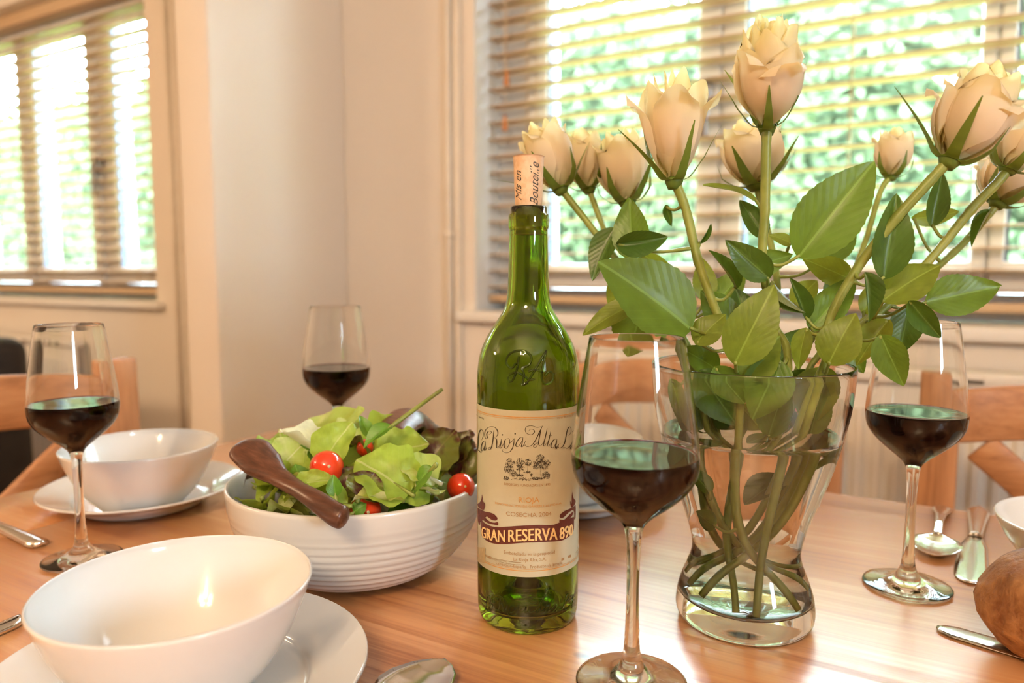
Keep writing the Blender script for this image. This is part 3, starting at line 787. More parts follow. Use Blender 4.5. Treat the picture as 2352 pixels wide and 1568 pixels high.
SCRIPT = [
 [(160, 548), (182, 505), (189, 440), (168, 400), (138, 420), (122, 500), (119, 580), (112, 650), (97, 700), (86, 738)],
 [(86, 738), (92, 700), (112, 680), (135, 695), (155, 715), (172, 700)],
 [(216, 562), (192, 560), (168, 608), (158, 660), (166, 692), (186, 678), (206, 630), (216, 565)],
 [(216, 562), (212, 630), (204, 685), (222, 675), (240, 630)],
 [(262, 470), (285, 455), (300, 440), (290, 418), (258, 422), (236, 462), (245, 508), (222, 522), (207, 478), (218, 408), (262, 366), (322, 358), (370, 388), (389, 440), (378, 484), (338, 512)],
 [(334, 408), (326, 500), (316, 580), (300, 645), (280, 672), (256, 662), (282, 640), (318, 652)],
 [(338, 512), (364, 524), (374, 565), (370, 620), (376, 652), (396, 640), (418, 595)],
 [(436, 528), (430, 590), (416, 640), (428, 656), (450, 622), (474, 575)], dot(448, 470, 8),
 [(522, 518), (492, 535), (475, 590), (479, 642), (502, 656), (536, 620), (552, 560), (540, 522), (522, 518)],
 [(545, 590), (580, 560), (612, 518)], [(612, 518), (606, 590), (590, 650), (556, 700), (512, 719), (466, 706), (447, 682), (462, 670)], dot(622, 456, 8),
 [(732, 503), (692, 510), (652, 560), (634, 612), (650, 636), (686, 610), (716, 560), (732, 503)],
 [(732, 503), (722, 580), (710, 632), (728, 630), (752, 588), (768, 548)],
 [(808, 418), (835, 392), (878, 402), (886, 434), (852, 467), (800, 460), (764, 420), (770, 370), (812, 347), (862, 346), (918, 366), (966, 360), (1000, 345)],
 [(1000, 345), (962, 420), (920, 510), (880, 580), (838, 620), (790, 632), (758, 612), (778, 598)],
 [(986, 362), (966, 450), (950, 540), (944, 592), (964, 622), (990, 602), (1012, 568)],
 [(948, 570), (908, 590), (878, 620), (886, 642), (912, 634), (944, 578)],
 [(1062, 380), (1042, 480), (1020, 570), (1010, 622), (1030, 616), (1052, 580)],
 [(1110, 425), (1090, 520), (1070, 590), (1064, 622), (1086, 620), (1112, 580)], [(1080, 480), (1108, 478), (1136, 488)],
 [(1192, 530), (1156, 535), (1126, 580), (1114, 630), (1134, 652), (1166, 620), (1190, 560), (1196, 530)],
 [(1196, 530), (1186, 600), (1174, 652), (1196, 640), (1216, 592)], [(1190, 632), (1196, 650), (1182, 668)],
 [(1345, 484), (1366, 470), (1388, 430), (1384, 370), (1360, 364), (1336, 410), (1320, 490), (1304, 570), (1280, 622), (1240, 652), (1214, 640), (1220, 602), (1246, 590)], dot(1290, 650, 6),
 [(1422, 440), (1410, 425), (1428, 405), (1450, 405)], [(1450, 405), (1438, 450), (1424, 520), (1400, 590), (1360, 642), (1322, 662), (1308, 640)],
 [(1440, 450), (1434, 560), (1424, 645), (1432, 668)], [(1430, 596), (1396, 630), (1380, 658), (1400, 666), (1428, 622)], dot(1428, 690, 5)]
s_ = strokes(SCRIPT, C1, OFF + .0003, 2.2, 6.6)
lpart('script_lettering', s_.v, s_.f, 'ink_dark', 'flowing black script lettering')

# printed lines in the built-in face
def text_mesh(s, shear=0.):
    cu = bpy.data.curves.new('lettering', 'FONT'); cu.body = s; cu.shear = shear; cu.resolution_u = 3
    o = bpy.data.objects.new('lettering', cu); COL.objects.link(o)
    dg = bpy.context.evaluated_depsgraph_get(); dg.update()
    me = o.evaluated_get(dg).to_mesh()
    v = np.array([x.co[:] for x in me.vertices]); f = [tuple(p.vertices) for p in me.polygons]
    o.evaluated_get(dg).to_mesh_clear(); bpy.data.objects.remove(o); bpy.data.curves.remove(cu)
    return v, f
def print_line(s, x0, x1, ytop, ybot, m, name='printed_line', off=.0003, shear=0., tilt=-.0012, bold=0.):
    """a line of print from pixel x0 to x1; ytop/ybot: pixel rows of capital top and baseline at the line's middle"""
    v, f = text_mesh(s, shear)
    capv = .729 * 1.0
    a0, a1 = v[:, 0].min(), v[:, 0].max()
    xm = (x0 + x1) / 2
    th0 = on_bottle(x0, ybot)[0]; th1 = on_bottle(x1, ybot)[0]
    zt = on_bottle(xm, ytop)[1]; zb = on_bottle(xm, ybot)[1]
    if th0 < 0: th0 += 2 * PI
    if th1 < 0: th1 += 2 * PI
    out = []
    for q in v:
        u = (q[0] - a0) / (a1 - a0); th = th0 + (th1 - th0) * u
        out.append(cyl(th, zb + (zt - zb) * q[1] / capv, OFF + off, BR))
    return lpart(name, out, f, m)
def pl1(s, x0, x1, yt, yb, m, **k):
    a = C1(x0, yt); b = C1(x1, yb); return print_line(s, a[0], b[0], a[1], b[1], m, **k)
def pl2(s, x0, x1, yt, yb, m, **k):
    a = C2(x0, yt); b = C2(x1, yb); return print_line(s, a[0], b[0], a[1], b[1], m, **k)
pl1('BODEGAS FUNDADAS EN 1890', 478, 1105, 1150, 1185, 'ink_brown')
pl2('RIOJA', 795, 1130, 150, 238, 'ink_gold')
pl2('DENOMINACION DE ORIGEN CALIFICADA', 415, 1485, 282, 318, 'ink_gold')
pl2('COSECHA 2004', 592, 1325, 402, 474, 'ink_brown')
pl2('Embotellado en la propiedad', 560, 1380, 1048, 1108, 'ink_brown')
pl2('La Rioja Alta, S.A.', 712, 1240, 1142, 1200, 'ink_brown')
pl2('Labastida-España', 430, 915, 1240, 1294, 'ink_brown')
pl2('Producto de España', 980, 1500, 1240, 1294, 'ink_brown')
pl1('N.º 16695', 98, 198, 216, 240, 'ink_dark')
pl1('75 cl. BOTELLA', 1195, 1420, 212, 236, 'ink_brown')
pl2('13,5%', 1640, 1712, 1060, 1105, 'ink_brown')
def poly(pts, cv, m, name, off, sub=3):
    bm = bmesh.new()
    pp = catmull([Vector((x, y, 0)) for x, y in pts] + [Vector((*pts[0], 0))], 3)[:-1]
    vs_ = [bm.verts.new(p) for p in pp]
    bm.faces.new(vs_)
    bmesh.ops.triangulate(bm, faces=bm.faces[:])
    for _ in range(sub):
        es = [e for e in bm.edges if e.calc_length() > 55]
        if not es: break
        bmesh.ops.subdivide_edges(bm, edges=es, cuts=1)
        bmesh.ops.triangulate(bm, faces=bm.faces[:])
    bm.verts.index_update()
    v = []
    for q in bm.verts:
        th, z, _ = on_bottle(*cv(q.co.x, q.co.y)); v.append(cyl(th, z, off, BR))
    f = [tuple(x.index for x in fc.verts) for fc in bm.faces]; bm.free()
    return lpart(name, v, f, m)
poly([(128, 265), (170, 232), (195, 170), (200, 108), (212, 170), (214, 285), (230, 280), (247, 252), (245, 310), (226, 358), (180, 342), (142, 305)], C2, 'ink_maroon', 'ribbon_tail', OFF + .0003)
poly([(132, 322), (180, 352), (260, 388), (330, 400), (400, 430), (452, 488), (440, 524), (395, 530), (340, 508), (280, 460), (225, 428), (188, 420), (172, 445), (170, 600), (142, 560), (132, 470)], C2, 'ink_maroon', 'ribbon_loop', OFF + .0003)
poly([(192, 455), (260, 490), (330, 548), (400, 566), (458, 558), (460, 604), (400, 598), (310, 578), (240, 540), (198, 492)], C2, 'ink_maroon', 'ribbon_fold', OFF + .0003)
poly([(1660, 60), (1652, 130), (1648, 262), (1626, 200), (1630, 270), (1650, 322), (1696, 275), (1716, 212), (1690, 180), (1670, 125)], C2, 'ink_maroon', 'ribbon_tail', OFF + .0003)
poly([(1455, 472), (1470, 430), (1530, 380), (1610, 345), (1680, 310), (1714, 285), (1712, 480), (1692, 508), (1692, 400), (1668, 362), (1620, 388), (1570, 432), (1520, 480), (1475, 490)], C2, 'ink_maroon', 'ribbon_loop', OFF + .0003)
poly([(1455, 512), (1520, 520), (1570, 482), (1640, 412), (1680, 390), (1660, 450), (1600, 512), (1530, 550), (1455, 560)], C2, 'ink_maroon', 'ribbon_fold', OFF + .0003)
poly([(188, 503), (230, 560), (330, 618), (470, 640), (700, 625), (1000, 606), (1300, 604), (1450, 590), (1560, 562), (1640, 518), (1684, 472), (1688, 590), (1680, 700), (1630, 772), (1550, 832), (1450, 865), (1200, 880), (900, 892), (600, 916), (430, 914), (310, 880), (230, 822), (196, 765), (190, 640)], C2, 'ink_maroon', 'ribbon_band', OFF + .0003, 4)
def ribbon_text(s, x0, x1, m, off, dx=0, dy=0):
    v, f = text_mesh(s)
    a0, a1 = v[:, 0].min(), v[:, 0].max()
    ths = []
    for x in (x0, x1):
        th = on_bottle(*C2(x, 740))[0]; ths.append(th + 2 * PI if th < 0 else th)
    # top and baseline rows along the ribbon
    X = [200, 330, 470, 640, 1000, 1300, 1450, 1560, 1670]
    YT = [618, 655, 676, 672, 648, 640, 638, 612, 572]; YB = [800, 850, 878, 876, 858, 846, 842, 812, 760]
    out = []
    for q in v:
        u = (q[0] - a0) / (a1 - a0); th = ths[0] + (ths[1] - ths[0]) * u
        px, _ = proj(Vector((BX, BY, T)) + Vector(cyl(th, .045, 0, BR)))
        cx = (px - 1080) * 7.127
        yt, yb = np.interp(cx, X, YT), np.interp(cx, X, YB)
        y = yb + (yt - yb) * q[1] / .729
        z = on_bottle(px, 1120 + (y + dy) / 7.127)[1]
        out.append(cyl(th + dx, z, off, BR))
    return lpart('ribbon_lettering', out, f, m)
def bold(s, x0, x1, m, off):
    for k in (-1, 0, 1): ribbon_text(s, x0 + k * 5, x1 + k * 5, m, off + .00002 * k, 0, 0)
ribbon_text('GRAN', 214, 590, 'ink_shadow', OFF + .00045, 0, 10)
ribbon_text('RESERVA', 645, 1425, 'ink_shadow', OFF + .00045, 0, 10)
bold('GRAN', 206, 576, 'ink_cream', OFF + .0006)
bold('RESERVA', 634, 1415, 'ink_cream', OFF + .0006)
bold('890', 1455, 1662, 'ink_cream', OFF + .0006)
# little engraved trees
mb = MB(); rv = random.Random(5)
def fleck(x, y, s):
    a = rv.uniform(0, PI); c = []
    for k, q in ((0, 1.0), (1, .45), (2, 1.0), (3, .45)):
        aa = a + k * PI / 2; th, z, _ = on_bottle(*C1(x + math.cos(aa) * s * q, y + math.sin(aa) * s * q)); c.append(cyl(th, z, OFF + .0003, BR))
    mb.add(c, [(0, 1, 2, 3)])
for (cx, cy, rx, ry, n) in ((556, 860, 62, 70, 90), (545, 940, 72, 60, 80), (690, 860, 52, 70, 80), (695, 930, 62, 45, 60), (802, 850, 48, 52, 60), (968, 800, 56, 60, 90), (980, 880, 72, 60, 90), (905, 890, 46, 62, 60), (1062, 860, 48, 40, 50), (1020, 920, 60, 30, 40), (500, 1070, 40, 28, 50), (650, 1030, 90, 22, 60), (790, 985, 50, 18, 26), (930, 1070, 80, 20, 60), (1045, 1030, 55, 50, 80), (850, 1025, 16, 22, 14), (610, 1000, 40, 40, 30), (760, 1080, 200, 22, 60)):
    for _ in range(n):
        a = rv.uniform(0, 2 * PI); q = math.sqrt(rv.random()); fleck(cx + rx * q * math.cos(a), cy + ry * q * math.sin(a), rv.uniform(5, 12))
for (x0, y0, x1, y1) in ((560, 900, 556, 1040), (688, 930, 680, 1010), (800, 880, 792, 1000), (975, 880, 968, 1040)):
    for k in range(14): fleck(x0 + (x1 - x0) * k / 13, y0 + (y1 - y0) * k / 13, 6)
lpart('tree_vignette', mb.v, mb.f, 'ink_dark', 'small dark engraving of a row of trees')
# printed seal, lower left corner
mb = MB()
for _ in range(70): 
    x, y = 135 + rv.random() * 110, 985 + rv.random() * 220
    a = C2(x, y); fx, fy = (a[0] - 1080) * 6.031, (a[1] - 920) * 6.031; fleck(fx, fy, rv.uniform(3, 7))
seal = poly([(130, 968), (190, 974), (250, 985), (250, 1100), (248, 1225), (190, 1215), (128, 1198), (128, 1080)], C2, 'ink_stamp', 'seal', OFF + .00028)

# raised glass monogram on the shoulder and lettering at the foot
def C3(x, y): return 1060 + x / 2.613, 340 + y / 2.613
def raised(lines, cv, rad, name):
    m_ = MB()
    for ln in lines:
        pts = []
        for p in catmull([Vector((x, y, 0)) for x, y in ln], 5):
            th, z, r_ = on_bottle(*cv(p.x, p.y)); pts.append(cyl(th, z, .0001))
        m_.tube(pts, rad, 6)
    return link(name, m_.mesh(name, M['bottle']), bt)
MONO = [[(330, 1290), (300, 1320), (270, 1290), (285, 1240), (340, 1215), (395, 1225), (420, 1260), (405, 1300), (360, 1320)], [(345, 1250), (335, 1320), (310, 1390), (285, 1400), (280, 1370)], [(360, 1320), (375, 1360), (370, 1410), (400, 1410)],
        [(510, 1215), (470, 1280), (430, 1350), (390, 1410), (360, 1420)], [(510, 1215), (490, 1300), (480, 1370), (500, 1415), (540, 1400), (550, 1360), (525, 1340), (500, 1365)], [(400, 1340), (440, 1330), (490, 1345)], [(285, 1360), (330, 1345), (370, 1365), (410, 1390), (440, 1385)]]
raised(MONO, C3, .0008, 'monogram')
def C4(x, y): return 1112 + (x - 85) / 1365 * 205, 1372 + (y - 345) / 390 * 46 - ((x - 768) / 683) ** 2 * 14
raised([l for l in SCRIPT if len(l) > 5 or len(l) in (2, 3, 4)], C4, .00042, 'raised_lettering')

# cork
ZC = .304
ck = empty('wine_cork', (BX, BY, T + ZC - .020)); tag(ck, 'pale printed cork pushed into the bottle neck', 'cork')
CR = [(.0002, 0), (.0088, 0), (.0093, .002), (.0093, .018), (.0099, .024), (.0106, .045), (.0109, .0545), (.0106, .0555), (.0002, .0556)]
me = fix_normals(MB().lathe(smooth_prof(CR, 3), 40).mesh('body', M['cork'])); me.polygons.foreach_set('use_smooth', [True] * len(me.polygons))
link('body', me, ck)
def cork_text(s, thc, z0, z1, hgt):
    v, f = text_mesh(s, .5)
    a0, a1 = v[:, 0].min(), v[:, 0].max(); out = []
    for q in v:
        z = z0 + (z1 - z0) * (q[0] - a0) / (a1 - a0); th = thc - (q[1] - .35) * hgt / .0104
        rr = np.interp(z, [.018, .024, .045, .0545], [.0093, .0099, .0106, .0109]) + .00025
        out.append((rr * math.cos(th), rr * math.sin(th), z))
    link('printed_line', MB().add(out, f).mesh('printed_line', M['ink_dark'], False), ck)
cork_text('Mis en', TH0 - .80, .024, .045, .0085)
cork_text('Bouteille', TH0 + .40, .0205, .0505, .0095)

# ================================================================== VASE
VX, VY = -.108, .542
vz = empty('glass_vase', (VX, VY, T + .0003)); tag(vz, 'clear flared glass vase half full of water', 'vase')
V_OUT = [(.0002, .003), (.03, .002), (.040, 0), (.0455, .0015), (.0488, .006), (.0495, .013), (.0478, .024), (.0440, .035), (.0402, .045), (.0385, .053), (.0393, .062), (.0432, .0765), (.0492, .093), (.0550, .110), (.0600, .127), (.0640, .143), (.0672, .159), (.0692, .175), (.0700, .1905)]
vo = smooth_prof(V_OUT, 4)
vi = [(.0002, .0155), (.025, .0150), (.039, .0165), (.0435, .0205), (.0438, .026), (.0408, .0355), (.0374, .0455), (.0358, .053), (.0366, .062), (.0405, .0765), (.0466, .093), (.0524, .110), (.0574, .127), (.0614, .143), (.0647, .159), (.0668, .175), (.0676, .1905)]
vis = smooth_prof(vi, 4)
me = fix_normals(MB().lathe(vo[:-1] + [(.0688 + .0012 * math.cos(k * PI / 8), .1905 + .0012 * math.sin(k * PI / 8)) for k in range(9)] + vis[::-1][1:], 112).mesh('glass', M['vase'])); me.polygons.foreach_set('use_smooth', [True] * len(me.polygons))
link('glass', me, vz)
WL = .141
wp = [(a + .0003, b - (.0003 if i < 8 else 0)) for i, (a, b) in enumerate(vis) if b < WL]
rw = wp[-1][0]; wp[0] = (.0002, wp[0][1])
wp += [(rw + .0002, WL + .0012), (rw - .0015, WL + .0002), (rw - .004, WL), (rw * .5, WL), (.0002, WL)]
me = fix_normals(MB().lathe(wp, 96).mesh('water', M['water'])); me.polygons.foreach_set('use_smooth', [True] * len(me.polygons))
link('water', me, vz)

# ================================================================== ROSES
def petal_mesh(Rm, Rt, h, hw, curl, seed, pinch=.06, nu=11, nv=12, point=.04, top_e=2.):
    rg = random.Random(seed); ph = rg.uniform(0, 6.28); v = []; f = []
    for j in range(nv + 1):
        t = j / nv
        r0 = pinch * (1 - t) ** 3 + 3 * Rm * 1.22 * (1 - t) ** 2 * t + 3 * Rm * 1.02 * (1 - t) * t * t + Rt * t ** 3
        wv = min(1., (t / .38 + .12) ** .6) * math.sqrt(max(.12, 1 - (max(0, t - .55) / .45) ** top_e * .86))
        c = max(0, (t - .72) / .28) ** 2
        for i in range(nu):
            u = -1 + 2 * i / (nu - 1)
            a = u * hw * wv
            r = r0 + curl * c * (1 - .25 * u * u) + .028 * u + .012 * math.sin(3 * u + ph + 4 * t) * t
            z = h * (t - (.09 if top_e < 3 else .15) * abs(u) ** 2.4 * t * t) - curl * .55 * c + point * (1 - abs(u)) * t ** 5 + .012 * math.sin(5 * u + ph * 2) * t ** 3
            v.append((r * math.cos(a), r * math.sin(a), z + .02))
    for j in range(nv):
        for i in range(nu - 1):
            a = j * nu + i; f.append((a, a + 1, a + nu + 1, a + nu))
    return MB().add(v, f).mesh('petal', M['petal'])
def sepal_mesh(flare, seed, ln=.5):
    rg = random.Random(seed); v = []; f = []; nv = 10; nu = 3
    for j in range(nv + 1):
        t = j / nv
        r = .05 + .24 * min(1, (t / .5)) ** .8 * (1 if t < .5 else 1) + flare * max(0, t - .35) ** 1.3
        z = -.005 + ln * t ** 1.25 - .05 * math.sin(min(t, .5) * PI * 2) + flare * .05 * t
        wd = (.125 * (1 - t) ** .9 + .010) * (1 if t > .08 else .75)
        for i in range(nu):
            u = -1 + i
            v.append((r - .018 * abs(u) * (1 - t), u * wd * .5, z))
    for j in range(nv):
        for i in range(nu - 1):
            a = j * nu + i; f.append((a, a + 1, a + nu + 1, a + nu))
    return MB().add(v, f).mesh('sepal', M['sepal'])
def bloom_kit(kind, seed):
    k = []   # (mesh, angle)
    if kind == 'bud':
        L = [(3, .105, .06, .93, 1.5, .0, .0), (4, .165, .12, .98, 1.2, .0, .5), (4, .215, .18, .95, 1.1, .02, .2), (5, .250, .235, .86, 1.0, .055, .9)]
    elif kind == 'rose':
        L = [(3, .09, .04, .93, 1.6, .0, .0), (4, .15, .09, .97, 1.3, .0, .5), (4, .205, .15, 1.0, 1.2, .01, .2), (5, .255, .215, .93, 1.05, .03, .9), (4, .285, .28, .80, .95, .07, 1.7), (2, .30, .31, .70, .85, .13, .35)]
    else:
        L = [(3, .11, .09, .98, 1.4, .0, .0), (3, .17, .17, 1.0, 1.15, .02, .5), (4, .235, .31, .88, .95, .05, .2), (4, .265, .42, .82, .82, .06, 1.0)]
    for li, (n, Rm, Rt, h, hw, curl, a0) in enumerate(L):
        for i in range(n): k.append((petal_mesh(Rm, Rt, h, hw, curl, seed * 100 + li * 10 + i, point=(.05 + .03 * ((i * 7) % 3)) * {'bud': .35, 'rose': .2, 'open': 1.0}[kind], top_e={'bud': 3.5, 'rose': 4.5, 'open': 2.}[kind]), a0 + 2 * PI * i / n))
    return k
KITS = {k: bloom_kit(k, i + 1) for i, k in enumerate(('bud', 'rose', 'open'))}
SEP = [sepal_mesh(fl, i, ln) for i, (fl, ln) in enumerate(((.05, .46), (.35, .5), (.75, .44), (.15, .62), (.55, .55)))]
HIP = fix_normals(MB().lathe([(.0005, -.10), (.062, -.10), (.078, -.06), (.095, -.02), (.090, .015), (.05, .03), (.0005, .03)], 16).mesh('calyx', M['sepal']))
HIP.polygons.foreach_set('use_smooth', [True] * len(HIP.polygons))

def leaf_mesh(seed, fold, curl, m, serr=.07, nx=26, ny=9, wavy=.0, tipw=1.0):
    rg = random.Random(seed); v = []; f = []
    for i in range(nx + 1):
        t = i / nx
        pr = (math.sin(PI * min(1, t ** .82)) ** .78) * (1 - .22 * t) if 0 < t < 1 else 0.
        pr = max(pr * 1.06, .012 * (1 - t))
        sw = 1 + serr * (((t * 13) % 1.) - .5)
        for j in range(ny):
            u = -1 + 2 * j / (ny - 1)
            e = .5 * pr * (sw if abs(u) > .95 else 1)
            y = u * e
            z = fold * abs(y) - curl * (t - .25) ** 2 + .005 * math.sin(t * 21 + 2 * math.sin(5 * t + seed) - abs(u) * 5) * abs(u) * (1 - abs(u)) * 2 + wavy * math.sin(7 * t + 2 * u + seed) * abs(u)
            v.append((t, y * (1 - .12 * abs(fold)), z))
    for i in range(nx):
        for j in range(ny - 1):
            a = i * ny + j; f.append((a, a + ny, a + ny + 1, a + 1))
    return MB().add(v, f).mesh('leaf', M[m])
LEAF = [leaf_mesh(1, .22, .22, 'leaf'), leaf_mesh(2, .35, .10, 'leaf2', wavy=.02), leaf_mesh(3, .12, .35, 'leaf3', wavy=.02), leaf_mesh(4, .75, .25, 'leaf2', wavy=.015), leaf_mesh(5, .2, -.12, 'leaf', wavy=.03), leaf_mesh(6, .3, .45, 'leaf3', wavy=.03)]
def frame_mat(o, x, nhint, sx, sy, sz):
    x = x.normalized(); y = nhint.cross(x)
    if y.length < 1e-4: y = Vector((0, 0, 1)).cross(x)
    y.normalize(); z = x.cross(y)
    m = Matrix(((x.x * sx, y.x * sy, z.x * sz, o.x), (x.y * sx, y.y * sy, z.y * sz, o.y), (x.z * sx, y.z * sy, z.z * sz, o.z), (0, 0, 0, 1)))
    return m
VA = Vector((VX, VY, T))
CR_ = Vector((RT.x, RT.y, 0)); CF_ = Vector((-RT.y, RT.x, 0))
def vl(a, b, z): return VA + CR_ * a + CF_ * b + Vector((0, 0, z))     # inside the vase: right, away, up
ROSES = []
def rose(kind, base, tip, d0, d1, wpx, path, vpts, rs, label, spin=0., sep=(0, 1, 2, 3, 4), hscale=1.0):
    B = P(*base, d0); Tp = P(*tip, d1)
    pts = [B] + [P(*q) for q in path] + [vl(*q) for q in vpts]
    root = pts[-1]
    r = empty('rose', root); tag(r, label, 'rose', 'cream roses in the vase')
    ax = (Tp - B); Lb = ax.length; ax.normalize()
    sp = catmull(pts, 8)
    n = len(sp)
    link('stem', MB().tube([q - root for q in sp], [rs * .70 * (1.0 + .12 * math.sin(i * 1.3) * (1 if i % 8 == 0 else 0)) * (1.05 - .32 * i / n) for i in range(n)], 10).mesh('stem', M['stem']), r)
    w_m = wpx * d0 / F_PX
    kr = {'bud': .56, 'rose': .68, 'open': .86}[kind]
    sx = w_m / kr; sz = Lb / 1.0
    side = ax.cross(Vector((.3, -.9, .2))).normalized(); fr = side.cross(ax)
    def place(name, me, ang, s=1.0):
        o = link(name, me, r)
        ca, sa = math.cos(ang + spin), math.sin(ang + spin)
        X = (side * ca + fr * sa); Y = ax.cross(X)
        o.matrix_local = Matrix(((X.x * sx * s, Y.x * sx * s, ax.x * sz * s, B.x - root.x), (X.y * sx * s, Y.y * sx * s, ax.y * sz * s, B.y - root.y), (X.z * sx * s, Y.z * sx * s, ax.z * sz * s, B.z - root.z), (0, 0, 0, 1)))
        return o
    for (me, a) in KITS[kind]: place('petal', me, a)
    for i in range(5): place('sepal', SEP[sep[i]], 2 * PI * i / 5 + .35 + spin * .5)
    place('calyx', HIP, 0)
    ROSES.append((r, root, sp))
    return r
rose('bud', (1287, 432), (1236, 282), .62, .62, 112, [(1345, 505, .615), (1405, 582, .60), (1520, 720, .565)], [(-.040, .012, .19), (-.010, .004, .075), (.036, -.010, .026)], .0042, 'leftmost pale rose, leaning over the cork', .2)
rose('bud', (1352, 432), (1325, 302), .66, .66, 98, [(1385, 520, .655), (1412, 590, .63), (1530, 730, .59)], [(-.034, .03, .19), (-.006, .014, .075), (.034, .014, .030)], .0040, 'second pale rose from the left, beside the leftmost', 1.1, (0, 0, 3, 0, 3))
rose('bud', (1440, 462), (1420, 305), .64, .64, 122, [(1455, 520, .635), (1520, 660, .60)], [(-.022, .038, .19), (-.012, .018, .075), (.020, .030, .026)], .0042, 'third pale rose from the left, behind the tall leaf', 2.0, (0, 3, 0, 1, 0))
rose('open', (1548, 412), (1545, 178), .535, .525, 190, [(1575, 480, .535), (1604, 600, .53), (1645, 715, .525)], [(-.012, -.012, .19), (-.008, -.012, .08), (.026, -.026, .019)], .0050, 'wide open cream rose with pointed petals, left of centre', .55, (1, 2, 3, 2, 1))
rose('rose', (1762, 288), (1766, 42), .505, .472, 150, [(1760, 330, .505), (1757, 480, .51), (1752, 600, .515), (1776, 740, .52)], [(.022, -.012, .19), (.006, -.018, .08), (-.003, -.034, .018)], .0049, 'tallest cream rose standing upright above the vase', .9, (0, 1, 2, 1, 3))
rose('bud', (1737, 424), (1716, 280), .62, .62, 140, [(1748, 470, .615), (1785, 660, .58)], [(.012, .022, .19), (-.008, .006, .08), (-.014, -.028, .018)], .0042, 'cream rose half hidden behind the tallest stem', .3, (1, 1, 0, 2, 1))
rose('bud', (2046, 405), (2054, 298), .66, .66, 84, [(2022, 440, .655), (1985, 560, .63), (1930, 690, .59)], [(.044, .022, .19), (.004, .010, .075), (-.034, .012, .028)], .0036, 'smallest cream rosebud, right of the large upper leaf', 1.4, (0, 0, 3, 0, 0))
rose('rose', (2182, 366), (2290, 160), .485, .475, 175, [(2150, 400, .487), (2060, 500, .495), (1972, 612, .505), (1905, 735, .51)], [(.044, -.020, .19), (.016, -.008, .085), (-.034, -.016, .024)], .0052, 'large cream rose tilting toward the upper right corner', .1, (0, 1, 2, 3, 0))
rose('bud', (2316, 388), (2390, 262), .53, .52, 120, [(2290, 420, .53), (2230, 482, .535), (2150, 580, .54), (2040, 700, .54)], [(.052, -.002, .19), (.012, .002, .08), (-.038, -.002, .026)], .0050, 'cream rosebud cut by the right edge on a pale stem', .8, (0, 3, 0, 1, 0))
rose('rose', (2292, 466), (2352, 352), .60, .60, 140, [(2265, 500, .60), (2190, 580, .59), (2060, 690, .57)], [(.050, .014, .19), (.014, .014, .08), (-.016, .030, .024)], .0042, 'lowest cream rose at the right edge, behind the rosebud', .5, (0, 0, 3, 3, 1))

